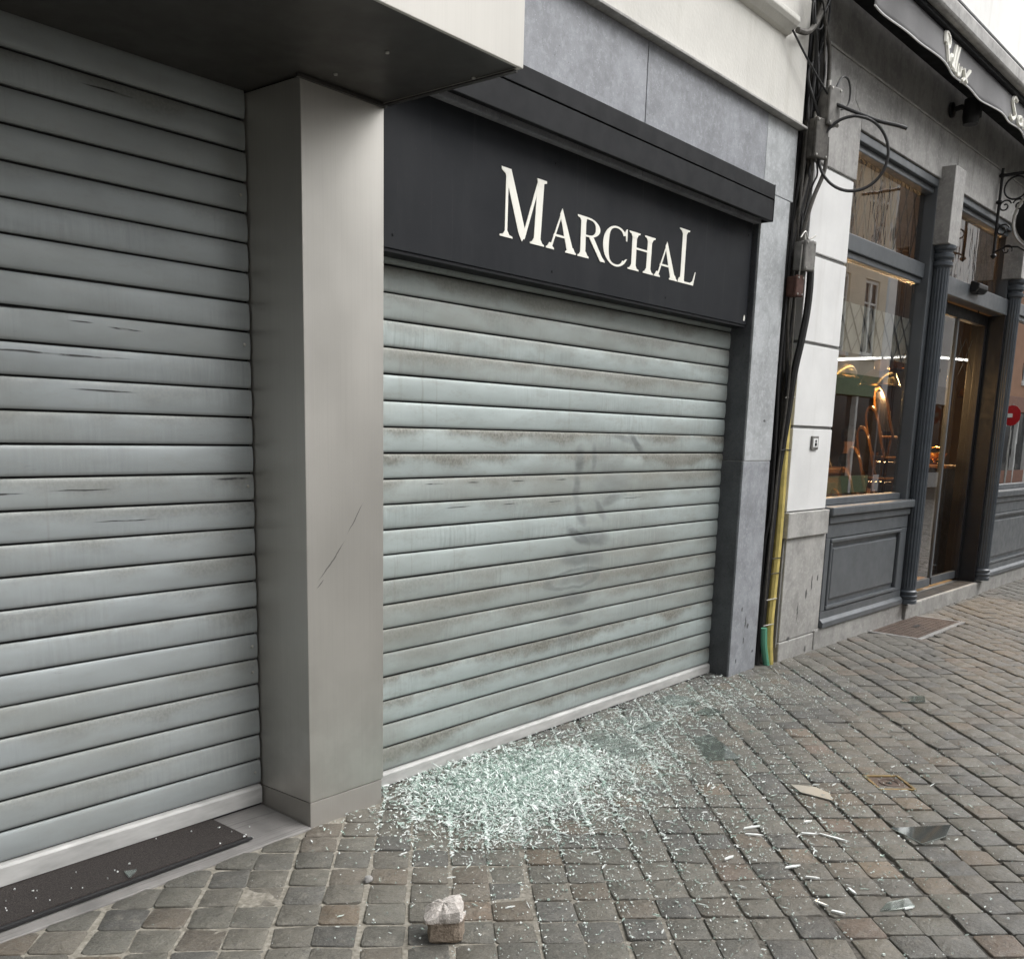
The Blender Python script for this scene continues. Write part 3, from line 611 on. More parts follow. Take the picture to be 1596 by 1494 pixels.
lc = Vector((6.28, 2.52, 3.205))
cl = [lc+hu*(.212*math.cos(R(a)))+Vector((0, 0, .212*math.sin(R(a)))) for a in range(75, 436, 12)]
cable('black cable coiled in one big loop hanging beside the junction box', [lc+hu*.15+Vector((0, .01, .19))]+cl[1:], .0095, name='cable_loop', n=3)
cable('loose black cable end sticking out over the cafe window head', [(6.24, 2.65, 3.49), lc+hu*-.10+Vector((0, .03, .28)), lc+hu*.02+Vector((0, .02, .235)), lc+hu*.13+Vector((0, .0, .19)), lc+hu*.24+Vector((0, -.01, .165)), lc+hu*.30+Vector((0, -.01, .15))], .011)
cable('short thin black lead curling out above the grey junction box', [(6.24, 2.65, 3.58), (6.30, 2.64, 3.66), (6.38, 2.635, 3.67), (6.43, 2.635, 3.62), (6.42, 2.635, 3.54), (6.34, 2.635, 3.49), (6.28, 2.64, 3.48)], .006)
cable('dark cable with cut end clamped at the corner of the cream wall', [(5.76, 2.70, 3.775), (5.84, 2.69, 3.785), (5.93, 2.69, 3.83), (6.04, 2.70, 3.93), (6.13, 2.71, 4.08), (6.18, 2.73, 4.3), (6.22, 2.76, 4.7), (6.24, 2.78, 5.2)], .017, M['rubber_grey'])
cable('bundled black cable bent in an arc across the cream wall corner', [(5.95, 2.70, 4.45), (5.92, 2.69, 4.2), (5.92, 2.69, 4.0), (5.96, 2.69, 3.86), (6.03, 2.70, 3.78), (6.08, 2.72, 3.66), (6.10, 2.74, 3.4)], .013)
cable('thin black wire hoop beside the clamped cable end', circ(5.99, 3.93, .085, .085, 10, 330, 2.685, 22), .005, n=2)
def jbox(label, cx, cy, cz, w, d, h, mat, lug=True):
    t = empty('junction_box', (cx, cy, cz), rz=R(-12), label=label, cat='junction box')
    MB().box(-w/2, w/2, -d/2, d/2, -h/2, h/2).build('body', mat, t, .008)
    MB().box(-w/2-.004, w/2+.004, -d/2-.022, -d/2-.001, -h/2-.004, h/2+.004).build('lid', mat, t, .008)
    for sx, sz in ((-1, 1), (1, 1), (-1, -1), (1, -1)): MB().lathe([(0, 0), (.006, 0), (.006, .004), (0, .005)], (0, 0, 0), 8).build('screw', M['clip'], t, 0, (sx*(w/2-.012), -d/2-.023, sz*(h/2-.012))).rotation_euler = (R(90), 0, 0)
    if lug:
        MB().tube([(0, 0, -h/2-.06), (0, 0, -h/2+.001)], .016, 10).build('gland', M['rubber_grey'], t, fix=False)
        MB().tube([(0, 0, h/2+.05), (0, 0, h/2-.001)], .014, 10).build('gland', M['clip'], t, fix=False)
    return t
jbox('grey junction box with pale lid, topmost in the cable gap', 6.21, 2.68, 3.47, .11, .07, .21, M['box'])
jbox('dark weathered junction box just under the topmost grey one', 6.14, 2.72, 3.28, .12, .08, .22, M['rubber_grey'])
jbox('square weathered grey junction box halfway up the cable gap', 6.095, 2.71, 2.60, .10, .07, .17, M['box'])
rb = jbox('small rusty brown box hanging below the square junction box', 6.055, 2.74, 2.42, .07, .06, .12, M['rust'], False)
cable('slack grey wire leaving the top of the square junction box', [(6.02, 2.70, 2.70), (6.06, 2.69, 2.74), (6.09, 2.68, 2.70), (6.17, 2.67, 2.73)], .005, M['clip'])
cable('thin bare wire dropping from the square junction box to the rusty box', [(6.03, 2.69, 2.66), (6.025, 2.69, 2.55), (6.04, 2.70, 2.44)], .004, M['clip'])
cy_ = cable('long faded yellow conduit standing in the gap beside the white pilaster', [(6.155, 2.76, 1.93), (6.150, 2.755, 1.6), (6.145, 2.75, 1.3), (6.152, 2.75, .9), (6.138, 2.75, .55), (6.125, 2.75, .3), (6.14, 2.75, .12), (6.175, 2.75, -.03)], .027, M['yellow'], name='conduit', cat='conduit')
cg_ = cable('short green conduit at the foot of the yellow conduit', [(6.045, 2.752, .26), (6.06, 2.75, .14), (6.095, 2.75, .05), (6.13, 2.748, -.03)], .022, M['green'], name='conduit', cat='conduit')
for q, (zz, xx) in enumerate(((1.75, 6.13), (1.42, 6.12), (.72, 6.12), (.62, 6.115), (.45, 6.09), (.28, 6.07))):
    b = MB().tube([(xx-.06, 2.742, zz), (xx-.01, 2.722, zz+.006), (xx+.045, 2.72, zz+.004), (xx+.075, 2.75, zz-.004)], .0035, 6).build('cable_tie', M['rubber'] if q in (2, 3, 1) else M['clip'], None, fix=False)
    props(b, ['pale tie around the conduit top by the white pilaster', 'dark tie round the yellow conduit at doorbell height', 'upper black tie of the pair round the yellow conduit', 'lower black tie of the pair round the yellow conduit', 'pale clip holding cables left of the yellow conduit', 'pale tie above the top of the green conduit'][q], 'cable tie')

# ================================================================== CAFE
cafe = empty('cafe', (O_R[0], O_R[1], 0), A_R, label='cafe with slate-grey joinery, white pilaster and pale stone fascia', cat='cafe building')
def cb(name, mat, s0, s1, t0, t1, z0, z1, bevel=0, parent=None): return MB().box(s0, s1, t0, t1, z0, z1).build(name, mat, parent or cafe, bevel)
# pilaster
cb('pilaster_core', M['groove'], .075, .655, .012, .30, .1, 3.19)
for z0, z1 in ((1.022, 1.562), (1.582, 2.098), (2.118, 2.640), (2.662, 3.172)): cb('white_panel', M['white_panel'], .062, .668, 0, .14, z0, z1, .004)
cb('pilaster_base', M['plinth'], .098, .722, 0, .28, .134, .838, .005)
cb('pilaster_cap', M['plinth'], .058, .700, -.022, .26, .842, 1.014, .007)
cb('plinth_stone', M['plinth'], .09, .640, -.006, .3, -.05, .130, .008)
cb('plinth_stone', M['plinth'], .643, 2.40, -.012, .3, -.05, .150, .010)
cb('plinth_stone', M['plinth'], 4.62, 8.5, -.012, .3, -.05, .150, .010)
MB().prism([(.09, 3.19), (.712, 3.19), (.712, 3.585), (.584, 3.655), (.584, 3.86), (.09, 3.86)], 0, .3).build('fascia_stone', M['grey_stone'], cafe, .005)
MB().prism([(.716, 3.51), (2.635, 3.51), (2.635, 3.86), (.588, 3.86), (.588, 3.658), (.716, 3.588)], .001, .3).build('fascia_stone', M['grey_stone'], cafe, .005)
cb('fascia_stone', M['grey_stone'], 2.639, 5.6, 0, .3, 3.505, 3.86, .005); cb('fascia_stone', M['grey_stone'], 5.604, 9.5, 0, .3, 3.505, 3.86, .005)
cb('frieze', M['grey_stone'], .075, 12, .03, .3, 3.878, 4.45, .003); cb('ledge_highlight', M['plinth'], .082, 12, -.006, .3, 3.862, 3.877, .003)  # thin pale strip added to stand in for the ledge highlight
cb('upper_wall', M['white_wall'], .075, 12, -.02, .3, 4.46, 9, .003)
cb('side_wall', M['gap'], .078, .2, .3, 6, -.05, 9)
# window head mouldings, transoms, frames
def window(s0, s1, zs, zt, zh, t, lattice_band):
    w = empty('window', (0, 0, 0), parent=cafe); fr = M['paint']
    mb = MB(); 
    mb.box(s0, s1, t-.02, t+.10, zt, zt+.11)                       # transom bar
    mb.box(s0, s0+.045, t-.012, t+.08, zs, zt-.001); mb.box(s1-.06, s1, t-.012, t+.05, zs, zt-.001)
    mb.box(s0+.046, s1-.071, t-.012, t+.08, zs, zs+.05); mb.box(s0+.046, s1-.071, t+.0, t+.08, zt-.045, zt-.001)
    mb.box(s0, s0+.03, t, t+.08, zt+.111, zh); mb.box(s1-.06, s1, t, t+.08, zt+.111, zh)
    mb.build('frame', fr, w, .006)
    hd = MB(); hd.box(s0, s1, -.005+.02, t+.09, zh-.055, zh); hd.box(s0, s1, .045, t+.08, zh-.10, zh-.056); hd.build('head_moulding', M['paint'], w, .006)
    MB().box(s0+.047, s1-.072, t+.03, t+.036, zs+.05, zt-.046).build('pane', M['glass'], w)
    MB().box(s0+.031, s1-.061, t+.03, t+.036, zt+.112, zh-.101).build('transom_pane', M['glass_old'], w)
    lt = MB()
    def lattice(a0, a1, z0, z1, pw, ph, tt, r=.0035):
        for d in (1, -1):
            k = -40
            while k < 60:
                s = a0+k*pw; # line z = z0 + d*(x-s)*ph/pw
                pts = []
                for zz in (z0, z1):
                    pts.append([s+d*(zz-z0)*pw/ph, zz])
                (xa, za), (xb, zb) = pts
                if max(xa, xb) > a0 and min(xa, xb) < a1:
                    def cut(xa, za, xb, zb, X): f = (X-xa)/(xb-xa); return X, za+f*(zb-za)
                    if xa < a0: xa, za = cut(xa, za, xb, zb, a0)
                    if xb < a0: xb, zb = cut(xa, za, xb, zb, a0)
                    if xa > a1: xa, za = cut(xa, za, xb, zb, a1)
                    if xb > a1: xb, zb = cut(xa, za, xb, zb, a1)
                    if abs(za-zb) > .01: lt.tube([(xa, tt+d*.003, za), (xb, tt+d*.003, zb)], r, 5)
                k += 1
    lattice(s0+.04, s1-.07, zt+.115, zh-.10, .17, .40, t+.044)
    if lattice_band: MB().box(s0+.047, s1-.062, t+.044, t+.048, lattice_band[0], lattice_band[1]).build('leaded_band', M['band'], w)
    if lattice_band: lattice(s0+.05, s1-.075, lattice_band[0], lattice_band[1], .20, .22, t+.042, .0055)
    lt.build('lead_lattice', M['lead'], w, fix=False)
    return w
window(.70, 2.36, 1.03, 2.775, 3.505, .075, (2.12, 2.46))
window(4.60, 7.0, 1.03, 2.775, 3.505, .075, (2.12, 2.46))
def panelling(s0, s1):
    p = empty('panelling', (0, 0, 0), parent=cafe)
    MB().box(s0, s1, .02, .14, .152, .90).build('backboard', M['paint'], p, .003)
    sill = MB(); sill.box(s0-.02, s1+.02, -.045, .12, .965, 1.028); sill.box(s0, s1, -.02, .10, .905, .963); sill.build('sill', M['paint'], p, .010)
    fr = MB(); fr.box(s0, s1, -.004, .019, .80, .902); fr.box(s0, s1, -.004, .019, .154, .27); fr.box(s0, s0+.07, -.004, .019, .271, .799); fr.box(s1-.13, s1, -.004, .019, .271, .799); fr.build('rail_frame', M['paint'], p, .005)
    md = MB(); a, b, c, d = s0+.075, s1-.135, .275, .795
    md.box(a, b, -.014, .0195, d-.03, d); md.box(a, b, -.014, .0195, c, c+.03); md.box(a, a+.03, -.014, .0195, c+.031, d-.031); md.box(b-.03, b, -.014, .0195, c+.031, d-.031); md.build('moulding', M['paint'], p, .009)
    MB().box(a+.07, b-.07, .0, .0198, c+.07, d-.07).build('raised_field', M['paint'], p, .012)
    MB().prism([(-.03, .153), (-.03, .19), (-.006, .215), (.018, .215), (.018, .153)][::-1], s0, s1, 'x').build('skirting', M['paint'], p, .004)
    return p
panelling(.726, 2.33); panelling(4.66, 7.0)
cb('end_pier', M['plinth'], 7.03, 7.7, -.01, .3, -.05, 3.50, .006); cb('side_front', M['white_wall'], 7.71, 12, .01, .3, -.05, 3.50, .004)
def column(s, t):
    c = empty('column', (s, t, .15), parent=cafe); n = 16
    seg = 48; mb = MB(); fl = lambda a: .060+.006*abs(math.sin(a*n/2))
    zz = [.13, 2.72]; vs = []
    for z in zz:
        for k in range(seg*2):
            a = math.pi*k/seg; vs.append((fl(a)*math.cos(a), fl(a)*math.sin(a), z))
    N = seg*2; mb.add(vs, [(k, (k+1) % N, N+(k+1) % N, N+k) for k in range(N)]); mb.build('shaft', M['column'], c)
    MB().lathe([(.082, 0), (.082, .03), (.074, .036), (.082, .05), (.082, .066), (.070, .074), (.078, .09), (.078, .104), (.066, .115), (.064, .14)], (0, 0, 0), 28).build('base', M['column'], c)
    MB().lathe([(.062, 2.70), (.068, 2.715), (.084, 2.725), (.084, 2.75), (.07, 2.758), (.07, 2.77), (.088, 2.785), (.088, 2.81), (.074, 2.82), (.074, 2.835), (.094, 2.85), (.094, 2.875)], (0, 0, 0), 28).build('capital', M['column'], c)
    MB().box(-.125, .125, -.075, .10, 2.877, 3.45).build('bracket_block', M['grey_stone'], c, .006)
    MB().box(-.135 if s < 3 else -.097, .097 if s < 3 else .135, .045, .155, .0, 3.352).build('pilaster_strip', M['paint'], c, .006)
    return c
column(2.42, -.03); column(4.50, -.03)
# door
dr = empty('door', (0, 0, 0), parent=cafe); T = .15
MB().box(2.50, 4.44, -.004, .12, 2.70, 2.845).build('door_transom', M['paint'], dr, .006)
mb = MB(); mb.box(2.52, 4.40, T, T+.07, 2.60, 2.699); mb.box(2.52, 2.60, T, T+.07, .16, 2.599); mb.box(4.335, 4.40, T, T+.07, .16, 2.599); mb.build('outer_frame', M['rail'], dr, .004)
mb = MB(); mb.box(3.545, 3.585, T+.005, T+.05, .235, 2.599); mb.box(3.592, 3.632, T+.02, T+.06, .235, 2.599); mb.box(2.601, 3.545, T+.006, T+.05, .16, .234); mb.box(3.633, 4.334, T+.02, T+.06, .16, .234); mb.build('leaf_frame', M['paint'], dr, .003)
MB().box(2.602, 3.544, T+.02, T+.026, .236, 2.598).build('pane', M['glass_door'], dr); MB().box(3.634, 4.333, T+.036, T+.042, .236, 2.598).build('pane', M['glass_door'], dr)
MB().box(4.402, 4.46, .0, .30, .13, 2.699).build('reveal', M['rail'], dr, .004)
MB().box(2.47, 2.518, .02, .16, .13, 2.699).build('reveal', M['rail'], dr, .004)
MB().box(2.53, 4.40, .08, T+.075, 2.847, 2.87).build('transom_ledge', M['paint'], dr, .004)
MB().box(2.60, 4.34, .105, .111, 2.88, 3.40).build('transom_pane', M['glass_old'], dr)
hd = MB(); hd.box(2.55, 4.37, .02, .16, 3.45, 3.504); hd.box(2.55, 4.37, .05, .16, 3.405, 3.449); hd.build('head_moulding', M['paint'], dr, .006)
lt = MB()
for d in (1, -1):
    for k in range(-8, 24):
        s = 2.60+k*.17; xa, za, xb, zb = s, 2.88, s+d*.221, 3.40
        if 2.6 < xa < 4.34 and 2.6 < xb < 4.34: lt.tube([(xa, .116+d*.003, za), (xb, .116+d*.003, zb)], .0035, 5)
    for k in range(-2, 12):
        s = 3.66+k*.2; xa, xb = s, s+d*.309
        if 3.64 <= xa <= 4.33 and 3.64 <= xb <= 4.33: lt.tube([(xa, T+.05+d*.003, 2.12), (xb, T+.05+d*.003, 2.46)], .004, 5)
lt.build('lead_lattice', M['lead'], dr, fix=False)
cb('step', M['plinth'], 2.43, 4.59, -.03, .34, -.05, .128, .008)
cb('step_tread', M['gap'], 2.55, 4.40, .0, .15, .1285, .134, .002)
# fittings on the facade
def cpt(s, t, z): v = Matrix.Rotation(A_R, 3, 'Z') @ Vector((s, t, z)); return Vector((O_R[0]+v.x, O_R[1]+v.y, v.z))
def cthing(name, label, cat, s, t, z, group=None, rz=0): return empty(name, cpt(s, t, z), A_R+rz, label, cat, group)
ds = cthing('door_sensor', 'black motion sensor fixed on the transom above the cafe door', 'sensor', 3.38, -.006, 2.80)
MB().prism([(0, -.02), (-.05, -.02), (-.075, .01), (-.075, .05), (-.02, .07), (0, .07)][::-1], -.13, .13, 'x').build('housing', M['iron'], ds, .008)
MB().prism([(-.052, -.0225), (-.077, .008), (-.074, .0085), (-.050, -.0195)][::-1], -.09, .09, 'x').build('lens', M['sign'], ds)
db = cthing('doorbell', 'small silver doorbell plate on the white pilaster', 'doorbell', .385, -.001, 1.472)
MB().box(-.052, .052, -.012, 0, -.045, .045).build('plate', M['box'], db, .004)
MB().box(-.036, .036, -.0145, -.012, -.03, .03).build('face', M['white_panel'], db, .002)
MB().lathe([(0, 0), (.011, 0), (.011, .005), (0, .006)], (0, 0, 0), 12).build('button', M['iron'], db, 0, (.0, -.0146, -.010)).rotation_euler = (R(90), 0, 0)
MB().lathe([(0, 0), (.008, 0), (.008, .004), (0, .005)], (0, 0, 0), 12).build('button', M['iron'], db, 0, (.0, -.0146, .012)).rotation_euler = (R(90), 0, 0)
sp = cthing('spotlight', 'black adjustable spotlight under the cafe awning', 'spotlight', 2.40, .0, 4.0)
MB().lathe([(.0, 0), (.055, 0), (.055, .02), (.03, .03), (0, .03)], (0, 0, 0), 16).build('wall_plate', M['iron'], sp, 0, (0, .018, .03)).rotation_euler = (R(90), 0, 0)
MB().tube([(0, 0, .03), (0, -.06, .04), (.0, -.12, .02)], .02, 8).build('arm', M['iron'], sp, fix=False)
MB().lathe([(.03, .10), (.06, .09), (.065, -.03), (.055, -.09), (.0, -.088)], (0, -.14, -.01), 16).build('lamp_head', M['iron'], sp)
MB().box(-.01, .16, -.17, -.10, -.02, .09).build('driver_box', M['iron'], sp, .01)
# awning
aw = cthing('cafe_awning', 'retracted grey awning over the cafe with white handwritten lettering on its valance', 'awning', .07, -.3, 3.98)
m_f = Mx('grey_awning_canvas'); P = m_f.world(); M['canvas'] = m_f.pbr(m_f.ramp(m_f.noise(P, 3, 5), [(.3, (.16, .16, .165)), (.7, (.215, .215, .22))]), .9, 0, m_f.bump(m_f.noise(P, 300, 2), .2, .002))
def val_z(s): return .012*math.sin(s*2.3+.6)+.018*max(0, math.sin((s-1.3)*3.1))*(1 if s > 1.2 else 0)+.006*math.sin(s*9)
def val_t(s, f): return (1-f)*(.018*math.sin(s*4.1+.5)+.012*math.sin(s*9.7))
mb = MB(); NS, NZ = 130, 6
for i in range(NS+1):
    s = 9.0*i/NS
    for j in range(NZ+1):
        f = j/NZ; mb.v.append((s, val_t(s, f), val_z(s)*(1-f)+f*.20))
for i in range(NS):
    for j in range(NZ): mb.f.append((i*(NZ+1)+j, (i+1)*(NZ+1)+j, (i+1)*(NZ+1)+j+1, i*(NZ+1)+j+1))
mb.smooth = True
vo = mb.build('valance', M['canvas'], aw, fix=False); sm_ = vo.modifiers.new('s', 'SOLIDIFY'); sm_.thickness = .003
MB().tube([(9.0*i/NS, val_t(9.0*i/NS, 0)-.001, val_z(9.0*i/NS)) for i in range(NS+1)], .006, 6).build('piping', M['white_panel'], aw, fix=False)
MB().prism([(-.03, .205), (-.03, .24), (.30, .24), (.30, .205)][::-1], -.0, 9, 'x').build('front_rail_shadow', M['cassette'], aw, .004)
MB().prism([(-.075, .242), (-.085, .26), (-.085, .34), (-.07, .36), (.28, .375), (.28, .242)][::-1], -.02, 9, 'x').build('cassette', M['grey_stone'], aw, .008)
MB().box(-.02, 9, -.06, .27, .376, .395).build('cover_flashing', M['iron'], aw, .004)
def script(strokes, s0, z0, w, h, r):
    """handwritten strokes on the valance"""
    for stk in strokes:
        pts = [(s0+x*w, 0, z0+y*h) for x, y in stk]
        pp = [(p[0], val_t(p[0], min(1, max(0, p[2]/.2)))-.006, p[2]) for p in [tuple(q) for q in spline(pts, 5)]]
        MB().tube(pp, r, 6).build('letter', M['letter'], aw, fix=False)
WORD_A = [[(.0, .62), (.03, 1.0), (.12, 1.02), (.17, .85), (.13, .58), (.04, .48)], [(.05, .92), (.06, .5), (.09, .0)],
          [(.27, .42), (.21, .28), (.22, .05), (.28, .02), (.32, .2), (.30, .38), (.26, .42)],
          [(.36, .02), (.37, .5), (.43, .92), (.40, .4), (.40, .04)], [(.46, .02), (.47, .5), (.54, .95), (.50, .4), (.51, .04)],
          [(.58, .42), (.58, .12), (.62, .04), (.68, .15), (.70, .40), (.70, .05)], [(.80, .42), (.86, .2), (.94, .0)], [(1.0, .5), (.90, .2), (.80, -.02)]]
script(WORD_A, 1.12, .012, .58, .172, .015)
WORD_B = [[(.22, .92), (.12, 1.0), (.05, .8), (.14, .5), (.20, .25), (.10, .02), (.0, .12)], [(.42, .42), (.32, .3), (.34, .05), (.44, .1), (.46, .4), (.48, .05)], [(.58, .42), (.58, .05), (.60, .3), (.70, .42), (.74, .05)]]
script(WORD_B, 2.70, .03, .7, .165, .016)
# hanging sign on scrolled bracket
hb = cthing('hanging_sign', 'round black hanging sign with pale disc on a scrolled iron wall bracket', 'hanging sign', 3.73, .0, 3.15)
MB().tube([(0, -.025, -.02), (0, -.025, .72)], .013, 8).build('wall_bar', M['iron'], hb, fix=False)
for z in (-.01, .44, .66): MB().lathe([(.0, -.03), (.022, -.012), (.028, 0), (.022, .012), (0, .03)], (0, -.025, z), 10).build('collar', M['iron'], hb)
MB().tube([(0, -.02, .66), (0, -.5, .665), (0, -1.02, .66)], .014, 8).build('arm', M['iron'], hb, fix=False)
def yz(cx, cz, rx, rz, a0, a1, n=20, x=0): return [(x, cx+rx*math.cos(R(a0+(a1-a0)*k/n)), cz+rz*math.sin(R(a0+(a1-a0)*k/n))) for k in range(n+1)]
def spiral(cy, cz, r0, r1, a0, a1, n=26): return [(0, cy+(r0+(r1-r0)*k/n)*math.cos(R(a0+(a1-a0)*k/n)), cz+(r0+(r1-r0)*k/n)*math.sin(R(a0+(a1-a0)*k/n))) for k in range(n+1)]
MB().tube(yz(-.15, .545, .095, .095, 0, 360, 24), .008, 6).build('ring', M['iron'], hb, fix=False)
for cy, cz, sgn in ((-.075, .40, 1), (-.19, .40, -1), (-.08, .20, 1)):
    MB().tube([(0, p[1], p[2]) for p in spiral(cy, cz, .055, .012, 160 if sgn > 0 else 20, 160-sgn*470 if sgn > 0 else 490)], .007, 6).build('scroll', M['iron'], hb, fix=False)
MB().tube([(0, -.03, .02), (0, -.12, .06), (0, -.22, .05), (0, -.30, .0), (0, -.36, -.05)], .008, 6).build('scroll', M['iron'], hb, fix=False)
MB().tube([(0, p[1], p[2]) for p in spiral(-.13, .03, .05, .012, 200, -200)], .006, 6).build('scroll', M['iron'], hb, fix=False)
disc = MB(); ds_ = [(0, -.035), (.20, -.035), (.235, -.02), (.235, .02), (.20, .035), (0, .035)]
disc.lathe(ds_, (0, 0, 0), 40); dso = disc.build('disc', M['iron'], hb, 0, (0, -.42, .27)); dso.rotation_euler = (0, R(90), 0)
rg = MB().tube(yz(-.42, .27, .262, .262, 0, 360, 40), .012, 6).build('rim', M['clip'], hb, fix=False)
for sx in (-1, 1):
    fc = MB().lathe([(0, 0), (.085, 0), (.085, .004), (0, .004)], (0, 0, 0), 28).build('emblem', M['paper'], hb, 0, (sx*.0365-.002, -.42, .27)); fc.rotation_euler = (0, R(90), 0)
# ---- cafe interior
cb('interior_floor', M['floor'], .21, 12, .32, 5.5, .05, .115)
cb('interior_ceiling', M['in_ceiling'], .21, 12, .16, 5.5, 3.52, 3.6)
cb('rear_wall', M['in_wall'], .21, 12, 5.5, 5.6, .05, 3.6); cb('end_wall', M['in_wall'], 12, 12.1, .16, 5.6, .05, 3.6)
cb('window_board', M['wood'], .73, 2.34, .165, .34, .98, 1.02, .004); cb('window_board', M['wood'], 4.65, 7.0, .165, .34, .98, 1.02, .004)
for s in (2.6, 4.9, 7.2, 9.5): cb('wall_post', M['wood'], s, s+.16, 5.38, 5.499, .12, 3.5, .01)
cb('dado_rail', M['wood'], .21, 12, 5.44, 5.498, 1.9, 2.05, .01)
def pend(label, s, t, z, watt=26):
    p = cthing('pendant_lamp', label, 'pendant lamp', s, t, z)
    MB().lathe([(.150, 0), (.152, .012), (.140, .02), (.135, .05), (.11, .095), (.07, .125), (.04, .135), (.038, .128), (.066, .118), (.105, .088), (.128, .048), (.132, .018), (.150, 0)], (0, 0, 0), 32).build('shade', M['brass'], p)
    MB().lathe([(.0, .12), (.045, .12), (.05, .14), (.05, .27), (.03, .29), (0, .29)], (0, 0, 0), 16).build('holder', M['wood'], p)
    MB().tube([(0, 0, .28), (0, 0, (3.51-z)/(1.25 if s < 4 else 1))], .008, 6).build('cord', M['iron'], p, fix=False)
    MB().lathe([(0, .0), (.03, .012), (.038, .04), (.03, .07), (.012, .1), (0, .1)], (0, 0, 0), 14).build('bulb', M['bulb'], p)
    l = bpy.data.lights.new('bulb_light', 'POINT'); l.energy = watt; l.color = (1, .60, .26); l.shadow_soft_size = .08
    lo = bpy.data.objects.new('bulb_light', l); col.objects.link(lo); lo.parent = p; lo.location = (0, 0, -.05); p.scale = (1.25, 1.25, 1.25) if s < 4 else (1, 1, 1)
    return p
pend('brass dome pendant lamp above the stacked chairs, in the middle of the window', 3.50, .8, 2.0)
pend('brass dome pendant lamp half hidden behind the white pilaster', 2.50, .8, 2.02)
pend('added brass dome pendant lamp that lights the bar counter', 4.9, 1.95, 2.2); pend('brass dome pendant lamp placed behind the glass door to light the floor', 4.25, .85, 2.2, 70); pend('brass dome pendant lamp behind the right cafe window', 8.2, 1.4, 2.1)  # counter pendant added to light the bar; door pendant placed to brighten the floor
for lab, s0, s1, t, z0, z1 in (('white strip lamp above the pendant lamps in the cafe window', 2.0, 3.66, .62, 2.14, 2.28), ('white strip lamp behind the cafe door glass', 4.45, 5.75, .60, 2.33, 2.38), ('white strip lamp behind the right cafe window', 6.95, 8.4, .62, 2.41, 2.40)):
    sl_ = cthing('strip_lamp', lab, 'strip lamp', (s0+s1)/2, t, (z0+z1)/2); d = (s1-s0)/2; dz = (z1-z0)/2
    MB().tube([(-d, 0, -dz), (d, 0, dz)], .008, 8).build('tube', M['tube'], sl_, fix=False)
    MB().tube([(-d, .012, -dz+.014), (d, .012, dz+.014)], .009, 8).build('housing', M['white_panel'], sl_, fix=False)
    for q in (-.8, .8): MB().tube([(q*d, .012, q*dz+.01), (q*d, .012, 3.515-(z0+z1)/2)], .0025, 5).build('suspension_wire', M['iron'], sl_, fix=False)
def make_chair():
    c = empty('bistro_chair', (0, 0, 0))
    MB().lathe([(0, .45), (.185, .45), (.2, .458), (.2, .472), (.185, .478), (0, .474)], (0, 0, 0), 28).build('seat', M['webbing'], c)
    MB().tube([(.2*math.cos(2*math.pi*k/28), .2*math.sin(2*math.pi*k/28), .462) for k in range(28)], .014, 7, True).build('seat_rim', M['cane'], c, fix=False)
    hp = [(-.17, .12, .46), (-.19, .17, .6), (-.20, .20, .72), (-.17, .225, .84), (-.09, .24, .91), (0, .245, .93), (.09, .24, .91), (.17, .225, .84), (.20, .20, .72), (.19, .17, .6), (.17, .12, .46)]
    MB().tube(spline(hp, 4), .014, 8).build('back_hoop', M['cane'], c, fix=False)
    b = MB(); n = 10
    L = []; Rr = []
    for k in range(n+1):
        z = .52+.37*k/n; w = .165*math.sqrt(max(.02, 1-max(0, (z-.74)/.19)**2)); y = .14+.1*(z-.5)/.42
        L.append((-w, y, z)); Rr.append((w, y, z))
    b.add(L+Rr, [(k, n+1+k, n+2+k, k+1) for k in range(n)]); ob = b.build('back_panel', M['webbing'], c, fix=False); sd_ = ob.modifiers.new('s', 'SOLIDIFY'); sd_.thickness = .006
    for sx, sy in ((-1, -1), (1, -1), (-1, 1), (1, 1)):
        MB().tube([(sx*.145, sy*.13, .455), (sx*.165, sy*.155, .25), (sx*.19, sy*.185, 0)], .013, 8).build('leg', M['cane'], c, fix=False)
    MB().tube(spline([(-.155, -.145, .32), (0, -.20, .26), (.155, -.145, .32)], 5), .009, 6).build('stretcher', M['cane'], c, fix=False)
    MB().tube([(-.17, -.16, .22), (-.17, .16, .22)], .009, 6).build('stretcher', M['cane'], c, fix=False); MB().tube([(.17, -.16, .22), (.17, .16, .22)], .009, 6).build('stretcher', M['cane'], c, fix=False)
    return c
ch0 = make_chair()
names = ['bistro chair at the bottom of the leaning chair stack', 'bistro chair second from the bottom of the leaning chair stack', 'bistro chair third from the bottom of the leaning chair stack', 'bistro chair third from the top of the leaning chair stack', 'bistro chair just under the topmost in the leaning stack', 'bistro chair on top of the leaning chair stack in the window']
for i in range(6):
    c = ch0 if i == 0 else copy_tree(ch0)
    c.location = cpt(2.86+.165*i, .62, .118+.19*i); c.rotation_euler = (0, 0, A_R+R(38)); props(c, names[i], 'chair', 'stacked bistro chairs in the cafe window')
for lab, s, t, rz in (('rattan hoop chair at the left bottom corner of the cafe window', 1.98, .55, 25), ('rattan hoop chair tucked between the stack and the window corner', 2.30, .95, 60), ('rattan chair standing behind the glass door of the cafe', 6.4, 1.5, 200)):
    c = copy_tree(ch0); c.location = cpt(s, t, .118 if s > 3 else .20); c.rotation_euler = (0, 0, A_R+R(rz)); props(c, lab, 'chair')
bc = cthing('bar_counter', 'wooden bar counter with cards on top inside the cafe', 'counter', 4.6, 2.0, .116)
MB().box(-1.2, 1.1, -.25, .25, 1.0, 1.06).build('top', M['wood'], bc, .01); MB().box(-1.15, 1.05, -.2, .22, 0, .999).build('body', M['wood'], bc, .005)
for k in range(4): MB().box(-1.05+k*.52, -.62+k*.52, -.216, -.201, .12, .9).build('front_panel', M['in_wall'], bc, .01)
